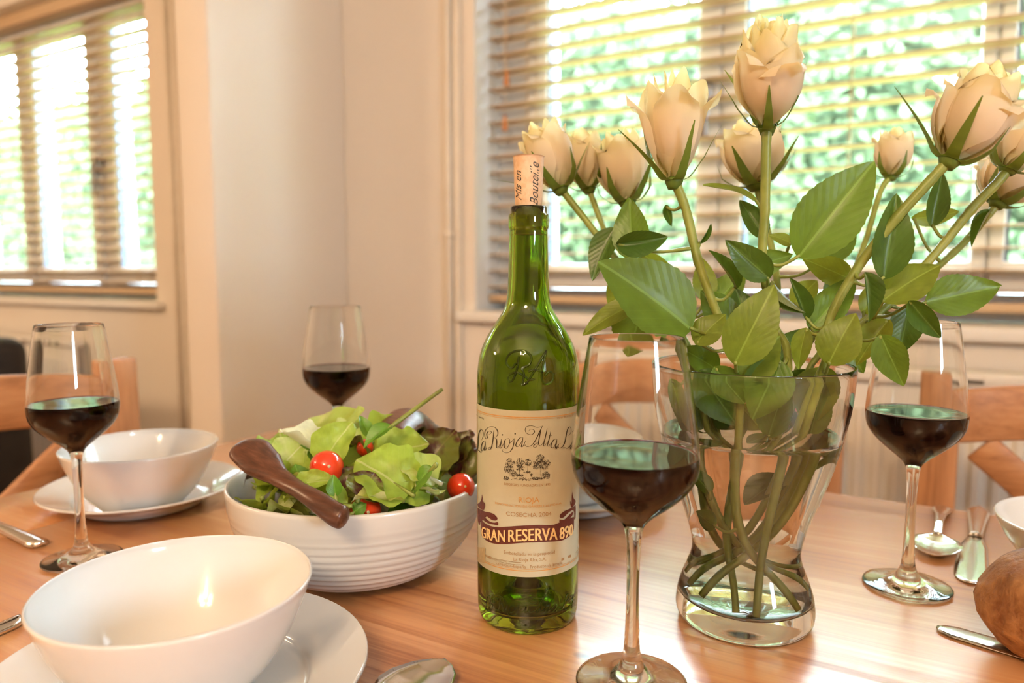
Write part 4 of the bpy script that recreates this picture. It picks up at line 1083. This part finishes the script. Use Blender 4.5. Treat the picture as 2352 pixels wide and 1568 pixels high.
LEAVES = [  # base px, tip px, width px, depth base, depth tip, variant, roll
 ((1590, 757), (1384, 594), 178, .50, .485, 0, .15), ((1452, 598), (1447, 456), 86, .555, .56, 4, -.2), ((1414, 562), (1536, 546), 66, .535, .53, 3, .5),
 ((1414, 522), (1358, 642), 70, .575, .57, 1, .4), ((1462, 695), (1336, 757), 62, .55, .545, 2, .3), ((1478, 700), (1440, 822), 118, .555, .565, 0, -.2),
 ((1438, 636), (1400, 712), 60, .60, .60, 2, .1), ((1742, 464), (1626, 407), 42, .53, .525, 2, .9), ((1756, 548), (1700, 458), 56, .535, .54, 1, .2),
 ((1833, 592), (2012, 362), 148, .505, .49, 0, .1), ((1768, 640), (1668, 552), 72, .50, .49, 1, -.3), ((1692, 622), (1818, 586), 66, .55, .55, 4, .3),
 ((1692, 664), (1634, 572), 34, .52, .515, 3, .4), ((1622, 694), (1614, 588), 56, .58, .585, 2, .1), ((1686, 838), (1778, 652), 118, .487, .475, 2, .1),
 ((1596, 790), (1664, 716), 72, .51, .505, 2, -.2), ((1694, 764), (1606, 668), 88, .56, .565, 4, .2), ((1772, 644), (1842, 724), 26, .498, .49, 3, 1.2),
 ((1852, 734), (1818, 636), 40, .52, .52, 3, .3), ((1858, 757), (1966, 636), 78, .53, .525, 4, .2), ((1957, 642), (1848, 594), 64, .53, .53, 2, -.3),
 ((1888, 604), (1966, 508), 74, .56, .565, 0, .1), ((2030, 642), (2062, 443), 92, .50, .495, 1, .35), ((2024, 692), (2162, 596), 98, .51, .505, 2, -.1),
 ((2122, 694), (2292, 659), 98, .54, .545, 4, .25), ((1986, 624), (2002, 738), 50, .49, .485, 3, -.5), ((2088, 690), (2162, 778), 58, .50, .495, 3, .3),
 ((2090, 702), (2064, 816), 74, .53, .53, 1, -.2), ((2022, 768), (2076, 888), 76, .50, .495, 0, .2), ((2042, 732), (1964, 832), 66, .52, .52, 5, .1),
 ((1902, 838), (1962, 716), 100, .487, .48, 2, -.1), ((1852, 752), (1828, 846), 50, .50, .50, 2, .3), ((2094, 502), (2214, 490), 44, .58, .58, 2, .7),
 ((2140, 522), (2166, 393), 50, .55, .55, 1, .3), ((2278, 482), (2228, 562), 26, .56, .56, 3, .4), ((1604, 850), (1694, 978), 104, .525, .52, 1, .1),
 ((1548, 868), (1592, 990), 56, .535, .54, 5, -.2), ((1792, 826), (1728, 962), 112, .50, .50, 0, -.1), ((1900, 842), (1846, 980), 108, .535, .53, 5, .2),
 ((1652, 1112), (1606, 1052), 46, .535, .535, 0, .2), ((1652, 1200), (1600, 1172), 58, .52, .52, 4, -.3), ((1772, 1052), (1712, 1122), 58, .555, .55, 1, .2),
 ((1700, 872), (1792, 768), 96, .505, .50, 5, .15), ((1652, 852), (1566, 796), 74, .53, .53, 0, .2), ((1786, 838), (1842, 752), 62, .55, .555, 1, -.2),
 ((1930, 760), (1982, 856), 66, .57, .57, 4, .1), ((1640, 700), (1712, 620), 70, .585, .59, 4, -.1), ((1720, 760), (1690, 660), 70, .57, .58, 1, .2),
 ((1900, 700), (1952, 610), 60, .585, .59, 1, .2), ((1820, 700), (1880, 640), 60, .60, .60, 2, .2), ((1500, 700), (1560, 620), 56, .60, .60, 5, .2),
 ((1980, 720), (2040, 640), 60, .57, .57, 5, .2), ((1700, 930), (1770, 1010), 64, .545, .545, 5, .1), ((1850, 900), (1910, 990), 58, .55, .55, 1, .1), ((1560, 740), (1520, 800), 66, .56, .56, 1, .2),
 ((1598, 1000), (1572, 884), 58, .545, .55, 1, .1), ((1690, 1000), (1634, 886), 82, .55, .55, 1, .2), ((1764, 1004), (1806, 876), 80, .51, .508, 1, -.1), ((1862, 1000), (1894, 876), 70, .53, .53, 4, .1), ((1822, 1006), (1770, 900), 62, .565, .565, 0, .2), ((1640, 842), (1712, 930), 70, .505, .505, 0, .3), ((1860, 850), (1800, 940), 76, .545, .55, 1, -.2), ((1600, 900), (1650, 1000), 54, .56, .56, 5, .2),
 ((1530, 470), (1542, 520), 22, .56, .56, 3, .2), ((1605, 560), (1636, 512), 14, .53, .53, 3, .6), ((1820, 560), (1770, 536), 34, .56, .56, 2, .3), ((1470, 580), (1560, 640), 40, .58, .58, 5, .4)]
for k, (b_, t_, w_, d0, d1, var, roll) in enumerate(LEAVES):
    B = P(*b_, d0); Tp = P(*t_, d1)
    # nearest stem point a little below the leaf base
    best = None
    for (r, root, sp) in ROSES:
        for i, q in enumerate(sp):
            dd = (q - B).length + (0.02 if q.z > B.z else 0)
            if best is None or dd < best[0]: best = (dd, r, root, q)
    _, r, root, q = best
    o = link('leaf', LEAF[var], r)
    ln = (Tp - B).length; wm = 1.08 * w_ * (d0 + d1) / 2 / F_PX
    view = (CAM - B).normalized(); x = (Tp - B).normalized()
    nh = (view + Vector((0, 0, .35))).normalized(); nh = Matrix.Rotation(roll, 3, x) @ nh
    o.matrix_local = frame_mat(B - root, x, nh, ln, wm, ln * .8)
    if (q - B).length > .003:
        mid = (B + q) / 2 + Vector((0, 0, -.004))
        pt = MB().tube([p_ - root for p_ in catmull([q, mid, B + x * .002], 5)], [.0016] * 3 + [.0012] * 8, 6).mesh('petiole', M['stem'])
        link('petiole', pt, r)

# ================================================================== SALAD
SX, SY, SR, SH = -.423, .476, .109, .080
def salad_prof():
    o = [(.0002, .004), (.036, .0035), (.0405, 0), (.0425, .001)]
    for i in range(1, 49):
        t = i / 48
        r = .0425 + (SR - .0425) * math.sin(t * PI / 2) ** .86; z = .001 + (SH - .001) * (1 - math.cos(t * PI / 2)) ** .92
        if t < .86: r += .0009 * math.sin(z * 2 * PI / .0062) * min(1, (.9 - t) * 6)
        o.append((r, z))
    i_ = smooth_prof([(SR - .0015, SH + .0016), (SR - .0045, SH * .96), (SR * .88, SH * .62), (SR * .74, SH * .36), (SR * .55, SH * .17), (.03, .009), (0, .0085)], 5)
    return o + i_
sb = china('salad_bowl', salad_prof(), (SX, SY, T + .0003), M['stone']); tag(sb, 'large cream salad bowl with ridged sides', 'bowl')

def frill_leaf(seed, m, ny=13, nx=16, frill=.08, cup=.5, curl=.3, tw=0.):
    rg = random.Random(seed); p1, p2, p3 = (rg.uniform(0, 6.28) for _ in range(3)); v = []; f = []
    for i in range(nx + 1):
        t = i / nx
        pr = (math.sin(PI * min(1, .06 + .94 * t ** .75)) ** .55) if t < 1 else .05
        for j in range(ny):
            u = -1 + 2 * j / (ny - 1)
            e = .5 * max(pr, .08) * (1 + .05 * math.sin(17 * t + p1) * abs(u))
            y = u * e
            ed = max(abs(u), (t - .6) / .4 if t > .6 else 0)
            z = cup * y * y * 2 - curl * (t - .4) ** 2 + frill * ed ** 2 * math.sin(9 * t + 3.2 * u + p2) + frill * .7 * ed ** 3 * math.sin(19 * t + p3 + u * 4) + .012 * math.sin(13 * t + p1) * math.cos(9 * u)
            z += tw * u * t * .3
            v.append((t, y, z))
    for i in range(nx):
        for j in range(ny - 1):
            a = i * ny + j; f.append((a, a + ny, a + ny + 1, a + 1))
    return MB().add(v, f).mesh('blade', M[m])
LM = {'lett': [frill_leaf(i, 'lett', frill=.07, cup=.5 + .2 * (i % 3), curl=.25 + .2 * (i % 2), tw=.3 * (i % 3 - 1)) for i in range(4)],
      'pale': [frill_leaf(10 + i, 'lett_pale', frill=.09, cup=.6, curl=.35, tw=.4 * (i - 1)) for i in range(3)],
      'red': [frill_leaf(20 + i, 'red_l', frill=.13, cup=.5, curl=.35, tw=.5 * (i - 1)) for i in range(3)],
      'spin': [leaf_mesh(31, .25, .35, 'spin', serr=0, wavy=.02), leaf_mesh(32, .4, .2, 'spin', serr=0, wavy=.03), leaf_mesh(33, .1, .5, 'spin', serr=0, wavy=.02)],
      'rib': [frill_leaf(40, 'rib', frill=.05, cup=1.2, curl=.3)]}
LNAME = {'lett': ('lettuce_leaf', 'green lettuce leaf'), 'pale': ('lettuce_leaf', 'pale yellow-green lettuce leaf'), 'red': ('red_lettuce_leaf', 'dark red lettuce leaf'), 'spin': ('spinach_leaf', 'small dark green spinach leaf'), 'rib': ('lettuce_leaf', 'white crisp lettuce rib')}
def in_bowl(p, lim=.094):
    h = Vector((p.x - SX, p.y - SY, 0)); z = p.z - T
    m_ = lim + max(0, z - .085) * .9
    if z < .078: m_ = min(m_, .088 - max(0, .07 - z) * .8)
    if h.length > m_: h = h.normalized() * m_
    return Vector((SX + h.x, SY + h.y, p.z))
def sleaf(kind, var, B, Tp, wm, nh, label, group=None, stalk=0.):
    B, Tp = in_bowl(B), in_bowl(Tp)
    nm, _ = LNAME[kind]
    x = Tp - B; ln = x.length
    r = empty(nm, B); tag(r, label, 'salad leaf', group or 'salad leaves in the bowl')
    o = link('blade', LM[kind][var % len(LM[kind])], r)
    o.matrix_local = frame_mat(Vector((0, 0, 0)), x, nh, ln, wm, ln * .8)
    xn = x.normalized()
    zax = xn.cross(nh.cross(xn).normalized())
    link('stalk', MB().tube([-xn * (.005 + stalk), -xn * .003 + zax * -.0005, xn * ln * .3 - zax * .0012], [.0016, .0019, .0008], 6).mesh('stalk', M['stem'] if kind != 'rib' and kind != 'pale' else M['rib']), r)
    return r
# named leaves seen in the photograph: kind, variant, base px, tip px, width px, depth base, depth tip, roll, label, stalk
SL = [
 ('lett', 0, (690, 1090), (640, 985), 150, .60, .66, .2, 'broad green lettuce leaf at the left of the salad', 0),
 ('pale', 0, (720, 1040), (700, 970), 230, .63, .68, -.2, 'wide pale lettuce leaf along the back of the salad, left', 0),
 ('rib', 0, (735, 1052), (645, 980), 42, .595, .60, .2, 'white lettuce rib sticking up beside the wooden spoon bowl', 0),
 ('pale', 1, (640, 1080), (700, 1010), 90, .60, .60, .1, 'yellowish crisp lettuce piece beneath the white rib', 0),
 ('lett', 1, (745, 1055), (805, 968), 78, .575, .58, .1, 'smooth upright green leaf at the centre back of the salad', 0),
 ('pale', 2, (800, 1040), (850, 980), 120, .64, .66, 0, 'pale lettuce leaf behind the upright smooth leaf', 0),
 ('spin', 0, (848, 1000), (828, 952), 28, .60, .60, .1, 'tiny spinach leaf poking up from the salad top', 0),
 ('spin', 1, (895, 980), (832, 1025), 40, .575, .565, .3, 'dark spinach leaf with a long stalk pointing up right', .045),
 ('lett', 2, (870, 1040), (945, 970), 110, .62, .64, .1, 'glossy green leaf in front of the rear wooden server', 0),
 ('lett', 3, (880, 1050), (980, 1010), 110, .59, .59, -.1, 'bright rounded green leaf right of the salad centre', 0),
 ('red', 0, (985, 1060), (1045, 985), 90, .61, .62, .2, 'dark red lettuce leaf at the back right of the salad', 0),
 ('red', 1, (1040, 1060), (1080, 985), 60, .63, .64, -.3, 'frilly red-green leaf next to the bottle', 0),
 ('red', 2, (1060, 1090), (1078, 1000), 66, .625, .63, .4, 'curled bronze lettuce leaf touching the bottle edge', 0),
 ('lett', 1, (960, 1140), (820, 1050), 130, .535, .555, -.1, 'large folded green lettuce leaf in the middle front', 0),
 ('pale', 0, (1030, 1110), (920, 1055), 70, .55, .56, .1, 'white-edged lettuce leaf right of the middle', 0),
 ('spin', 2, (990, 1080), (960, 1140), 48, .54, .535, .2, 'curled dark spinach leaf at the right front', 0),
 ('pale', 1, (1060, 1150), (980, 1120), 66, .545, .54, .1, 'pale crinkled lettuce piece at the right rim', 0),
 ('pale', 2, (960, 1175), (815, 1140), 66, .525, .53, .3, 'long pale lettuce leaf along the front rim', 0),
 ('red', 1, (790, 1130), (820, 1070), 60, .555, .56, .1, 'small dark red leaf left of the middle', 0),
 ('red', 0, (830, 1135), (860, 1085), 80, .545, .55, .3, 'blackish red leaf under the large folded lettuce', 0),
 ('spin', 0, (690, 1110), (680, 1065), 50, .56, .56, .2, 'round dark spinach leaf under the left tomato', 0),
 ('lett', 0, (690, 1110), (770, 1100), 44, .54, .54, .2, 'soft green leaf below the left tomato', 0),
 ('spin', 1, (770, 1135), (765, 1090), 34, .535, .535, -.2, 'oval spinach leaf hanging beside the small red leaf', 0),
 ('lett', 2, (780, 1160), (650, 1135), 60, .54, .55, .3, 'green leaf beneath the spoon handle', 0),
 ('spin', 2, (812, 1190), (842, 1170), 36, .530, .530, .2, 'small leaf lying over the front tomato', 0),
 ('spin', 1, (720, 1030), (690, 1020), 26, .59, .59, .2, 'slim spinach leaf beneath the white rib', 0),
 ('lett', 3, (1010, 1130), (900, 1100), 90, .56, .56, -.2, 'green leaf between the middle leaves and the right tomato', 0)]
for (kd, vr, b_, t_, w_, d0, d1, roll, lb, st) in SL:
    B = P(*b_, d0); Tp = P(*t_, d1); x = (Tp - B).normalized()
    nh = ((CAM - B).normalized() + Vector((0, 0, .9))).normalized(); nh = Matrix.Rotation(roll, 3, x) @ nh
    sleaf(kd, vr, B - (Tp - B) * .1, Tp, w_ * 1.2 * d0 / F_PX, nh, lb, None, st)
# the hidden filling below them: overlapping leaves over the mound
rs = random.Random(21)
for i in range(74):
    a = rs.uniform(0, 2 * PI); q = math.sqrt(rs.random()) * .090
    hz = .070 + .040 * (1 - (q / .095) ** 2) + rs.uniform(-.014, .004)
    c = Vector((SX + q * math.cos(a), SY + q * math.sin(a), T + hz))
    dirv = Vector((rs.uniform(-1, 1), rs.uniform(-1, 1), rs.uniform(-.25, .35))).normalized()
    kd = rs.choice(('lett', 'lett', 'lett', 'pale', 'pale', 'spin', 'red'))
    ln = rs.uniform(.042, .064) if kd != 'spin' else rs.uniform(.025, .035)
    nh = Vector((rs.uniform(-.5, .5), rs.uniform(-.5, .5), 1)).normalized()
    sleaf(kd, rs.randrange(4), c - dirv * ln * .5, c + dirv * ln * .5, ln * rs.uniform(.6, .85), nh, LNAME[kd][1] + ' tucked at the %s %s of the salad mound' % ('front' if (c - Vector((SX, SY, T))).dot(CF_) < 0 else 'back', 'left' if (c - Vector((SX, SY, T))).dot(CR_) < 0 else 'right'), 'tucked salad leaves')
def tomato(px, py, rpx, d, label, sq=1.15, ang=0.):
    while True:
        r = rpx * d / F_PX; c = P(px, py, d)
        if math.hypot(c.x - SX, c.y - SY) < .1045 - r * .45 or d > .72: break
        d += .003
    root = empty('cherry_tomato', c); tag(root, label, 'tomato', 'cherry tomatoes in the salad')
    me = MB().lathe([(max(.0002, r * math.sin(t * PI / 16) * (1 - .04 * math.cos(t * PI / 16))), -r * sq * math.cos(t * PI / 16)) for t in range(17)], 28).mesh('fruit', M['tomato'])
    o = link('fruit', me, root); o.rotation_euler = (PI / 2 - .3, ang, .9)
    sc = link('stem_scar', MB().lathe([(.0001, .0), (r * .10, .0), (r * .09, .0006), (.0001, .0007)], 10).mesh('stem_scar', M['lett_pale']), o, (0, 0, r * sq - .0004))
tomato(750, 1073, 39, .560, 'cherry tomato resting left in the salad by the wooden spoon')
tomato(1058, 1118, 32, .582, 'cherry tomato at the right rim beside the bottle')
tomato(838, 1176, 38, .560, 'cherry tomato at the front rim with a leaf over it')
tomato(908, 1064, 15, .565, 'small glimpse of tomato in the centre of the salad')
tomato(838, 1028, 20, .60, 'tomato buried at the back of the salad')
# wooden servers
def server(pts, rad, flat, label):
    root = empty('salad_server', pts[0]); tag(root, label, 'salad server', 'dark wooden salad servers')
    q = catmull(pts, 14)
    n = len(q)
    rr = np.interp(np.linspace(0, 1, n), np.linspace(0, 1, len(rad)), rad)
    ff = np.interp(np.linspace(0, 1, n), np.linspace(0, 1, len(flat)), flat)
    v = []; f = []; K = 14
    for i, p in enumerate(q):
        t = (q[min(n - 1, i + 1)] - q[max(0, i - 1)]).normalized()
        up_ = (Vector((0, 0, 1)) * .8 + (CAM - p).normalized() * .6); up_ = (up_ - t * up_.dot(t)).normalized(); sd = t.cross(up_)
        for k in range(K):
            a = 2 * PI * k / K
            v.append(p - pts[0] + sd * math.cos(a) * rr[i] + up_ * math.sin(a) * rr[i] * ff[i])
    ss = np.linspace(0, 1, n); cap = np.sqrt(np.clip(1 - np.clip((ss - .86) / .14, 0, 1) ** 2, .02, 1)) * np.sqrt(np.clip(1 - np.clip((.09 - ss) / .09, 0, 1) ** 2, .02, 1))
    for i in range(n):
        for k in range(K):
            c0 = q[i] - pts[0]; v[i * K + k] = c0 + (v[i * K + k] - c0) * float(cap[i])
    for i in range(n - 1):
        for k in range(K): f.append((i * K + k, i * K + (k + 1) % K, (i + 1) * K + (k + 1) % K, (i + 1) * K + k))
    f.append(tuple(range(K - 1, -1, -1))); f.append(tuple((n - 1) * K + k for k in range(K)))
    link('body', fix_normals(MB().add(v, f).mesh('body', M['server'])), root)
    return root
server([P(797, 1192, .502), P(770, 1180, .505), P(720, 1145, .515), P(660, 1108, .535), P(615, 1075, .548), P(580, 1040, .56), P(560, 1012, .57)], [.0082, .0084, .0078, .0064, .0085, .0150, .0160, .0150], [1, 1, .9, .85, .55, .34, .30, .3], 'dark wooden salad spoon lying over the left rim')
server([P(900, 1010, .60), P(920, 975, .63), P(950, 962, .655), P(990, 990, .675), P(1035, 1010, .69), P(1070, 1022, .70)], [.014, .016, .017, .012, .008, .007, .007], [.5, .4, .4, .7, .9, .9, .9], 'dark wooden salad server at the back of the bowl')

# ================================================================== CUTLERY
def flatware(outline, p0, p1, z0, prof, m, name, label, cat, extra=None, group=None, th=.0016):
    """outline: list of (t, halfwidth); p0 -> p1 on the table; prof(t) -> rise"""
    p0 = Vector(p0); p1 = Vector(p1); d = p1 - p0; L_ = d.length; d.normalize(); s = Vector((-d.y, d.x, 0))
    r = empty(name, (p0.x, p0.y, T)); tag(r, label, cat, group)
    return r, d, s, L_
def strip(name, parent, d, s, L_, rows, m, th=.0016, nu=7):
    """rows: (t, halfwidth, z, cup) swept along the piece"""
    ts = np.array([q[0] for q in rows]); n = 40
    v = []; f = []
    tt = np.linspace(ts[0], ts[-1], n)
    hw = np.interp(tt, ts, [q[1] for q in rows]); zz = np.interp(tt, ts, [q[2] for q in rows]); cu = np.interp(tt, ts, [q[3] for q in rows])
    for side in (0, 1):
        for i in range(n):
            for j in range(nu):
                u = -1 + 2 * j / (nu - 1)
                p = d * (tt[i] * L_) + s * (u * hw[i])
                z = zz[i] + cu[i] * u * u + (th if side else 0) * (1 - .6 * u * u)
                v.append((p.x, p.y, z + .0004))
    o = n * nu
    for i in range(n - 1):
        for j in range(nu - 1):
            a = i * nu + j
            f.append((a, a + 1, a + nu + 1, a + nu)); f.append((o + a, o + a + nu, o + a + nu + 1, o + a + 1))
        for j in (0, nu - 1):
            a = i * nu + j; f.append((a, a + nu, o + a + nu, o + a) if j == 0 else (a, o + a, o + a + nu, a + nu))
    for i in (0, n - 1):
        for j in range(nu - 1):
            a = i * nu + j; f.append((a, o + a, o + a + 1, a + 1))
    me = fix_normals(MB().add(v, f).mesh(name, m)); me.polygons.foreach_set('use_smooth', [True] * len(me.polygons))
    return link(name, me, parent)
def spoon(p0, p1, label, m='steel', bw=.020, flip=False):
    """p0 = tip of the bowl, p1 = end of the handle"""
    r, d, s, L_ = flatware(None, p0, p1, 0, None, m, 'spoon', label, 'spoon', group='spoons on the table')
    bowl = [(.0, .001, .006, .0), (.02, .35 * bw, .0035, .0025), (.06, .68 * bw, .0014, .0048), (.14, .97 * bw, .0004, .0065), (.2, bw, .0003, .007), (.27, .82 * bw, .001, .0056), (.33, .45 * bw, .0036, .002), (.36, .0042, .0055, 0)]
    hand = [(.355, .0042, .0055, 0), (.5, .0036, .010, 0), (.7, .005, .008, 0), (.88, .0088, .003, 0), (.96, .0098, .0012, 0), (.99, .0075, .001, 0), (1.0, .003, .001, 0)]
    strip('bowl', r, d, s, L_, bowl, M[m], .0012, 11); strip('handle', r, d, s, L_, hand, M[m], .0022)
    return r
def knife(p0, p1, label, m='steel', hm='steel', blade=.5, w=.011, hw_=.010):
    r, d, s, L_ = flatware(None, p0, p1, 0, None, m, 'table_knife', label, 'knife', group='knives on the table')
    strip('blade', r, d, s, L_, [(0, .002, .0008, 0), (.015, w * .6, .0008, 0), (.06, w * .92, .0008, 0), (.2, w, .0008, 0), (blade * .8, w * .86, .0008, 0), (blade, .006, .0012, 0)], M[m], .0014)
    strip('handle', r, d, s, L_, [(blade, .006, .0012, 0), (blade + .05, .0065, .001, 0), (.8, hw_ * .8, .0006, 0), (.95, hw_, .0004, 0), (.99, hw_ * .8, .0004, 0), (1., .003, .0004, 0)], M[hm], .006)
    return r
spoon(onz(2143, 1290, T), onz(2166, 1168, T), 'spoon lying behind the right wine glass stem', bw=.022)
knife(onz(2226, 1342, T), onz(2248, 1174, T), 'short broad butter knife beside the right spoon', blade=.55, w=.0125, hw_=.0105)
a = onz(2152, 1444, T); b = onz(2360, 1506, T); knife(a, a + (b - a) * 3.2, 'dinner knife in front of the bread roll', blade=.62, w=.0105)
a = onz(97, 1256, T); b = onz(0, 1216, T); knife(a + (b - a) * 2.6, a, 'knife handle end at far left beside the wine glass', blade=.5, w=.010, hw_=.0095)
a = onz(1022, 1536, T); d_ = (onz(935, 1610, T) - a).normalized(); spoon(a, a + d_ * .19, 'spoon tip at the bottom edge, nearest the camera', bw=.0235)
a = onz(966, 1543, T); knife(a, a + d_ * .19, 'dull knife tip lying behind the nearest spoon', m='bronze', hm='bronze', w=.009)
a = onz(47, 1430, T); b = onz(-60, 1480, T); knife(a + (b - a).normalized() * .17, a, 'cutlery end peeping from behind the nearest plate', hw_=.007)

# ================================================================== BREAD
def bread():
    q = onz(2306, 1400, T + .036) + RT * .050
    r = empty('bread_roll', (q.x, q.y, T)); tag(r, 'crusty brown bread roll at the right edge', 'bread')
    v = []; f = []; nu, nv = 36, 20; rg = random.Random(9)
    for j in range(nv + 1):
        ph = PI * j / nv
        for i in range(nu):
            a = 2 * PI * i / nu
            rr = .052 * (1 + .05 * math.sin(2 * a + 1) + .03 * math.sin(5 * a + 3 * ph) + .02 * math.sin(9 * ph + 2 * a))
            z = -.036 * math.cos(ph); z = max(z, -.031) + .0315
            v.append((rr * math.sin(ph) * 1.05 * math.cos(a), rr * math.sin(ph) * math.sin(a), z * (1.12 if z > .03 else 1)))
    for j in range(nv):
        for i in range(nu):
            k = (i + 1) % nu; f.append((j * nu + i, j * nu + k, (j + 1) * nu + k, (j + 1) * nu + i))
    me = fix_normals(MB().add(v, f).mesh('crust', M['bread'])); me.polygons.foreach_set('use_smooth', [True] * len(me.polygons))
    link('crust', me, r)
    for i in range(3):
        a = -.5 + .5 * i
        pts = [Vector((.04 * math.cos(a + t) - .01, .04 * math.sin(a + t), .0)) for t in (-.5, 0, .5)]
        pts = [Vector((p.x * .7, p.y * .7 + .012 * (i - 1), .066 - .35 * (p.x ** 2 + p.y ** 2) / .052)) for p in pts]
        link('crust_split', MB().tube(catmull(pts, 4), .0028, 6, flat=.6).mesh('crust_split', M['bread']), r)
bread()
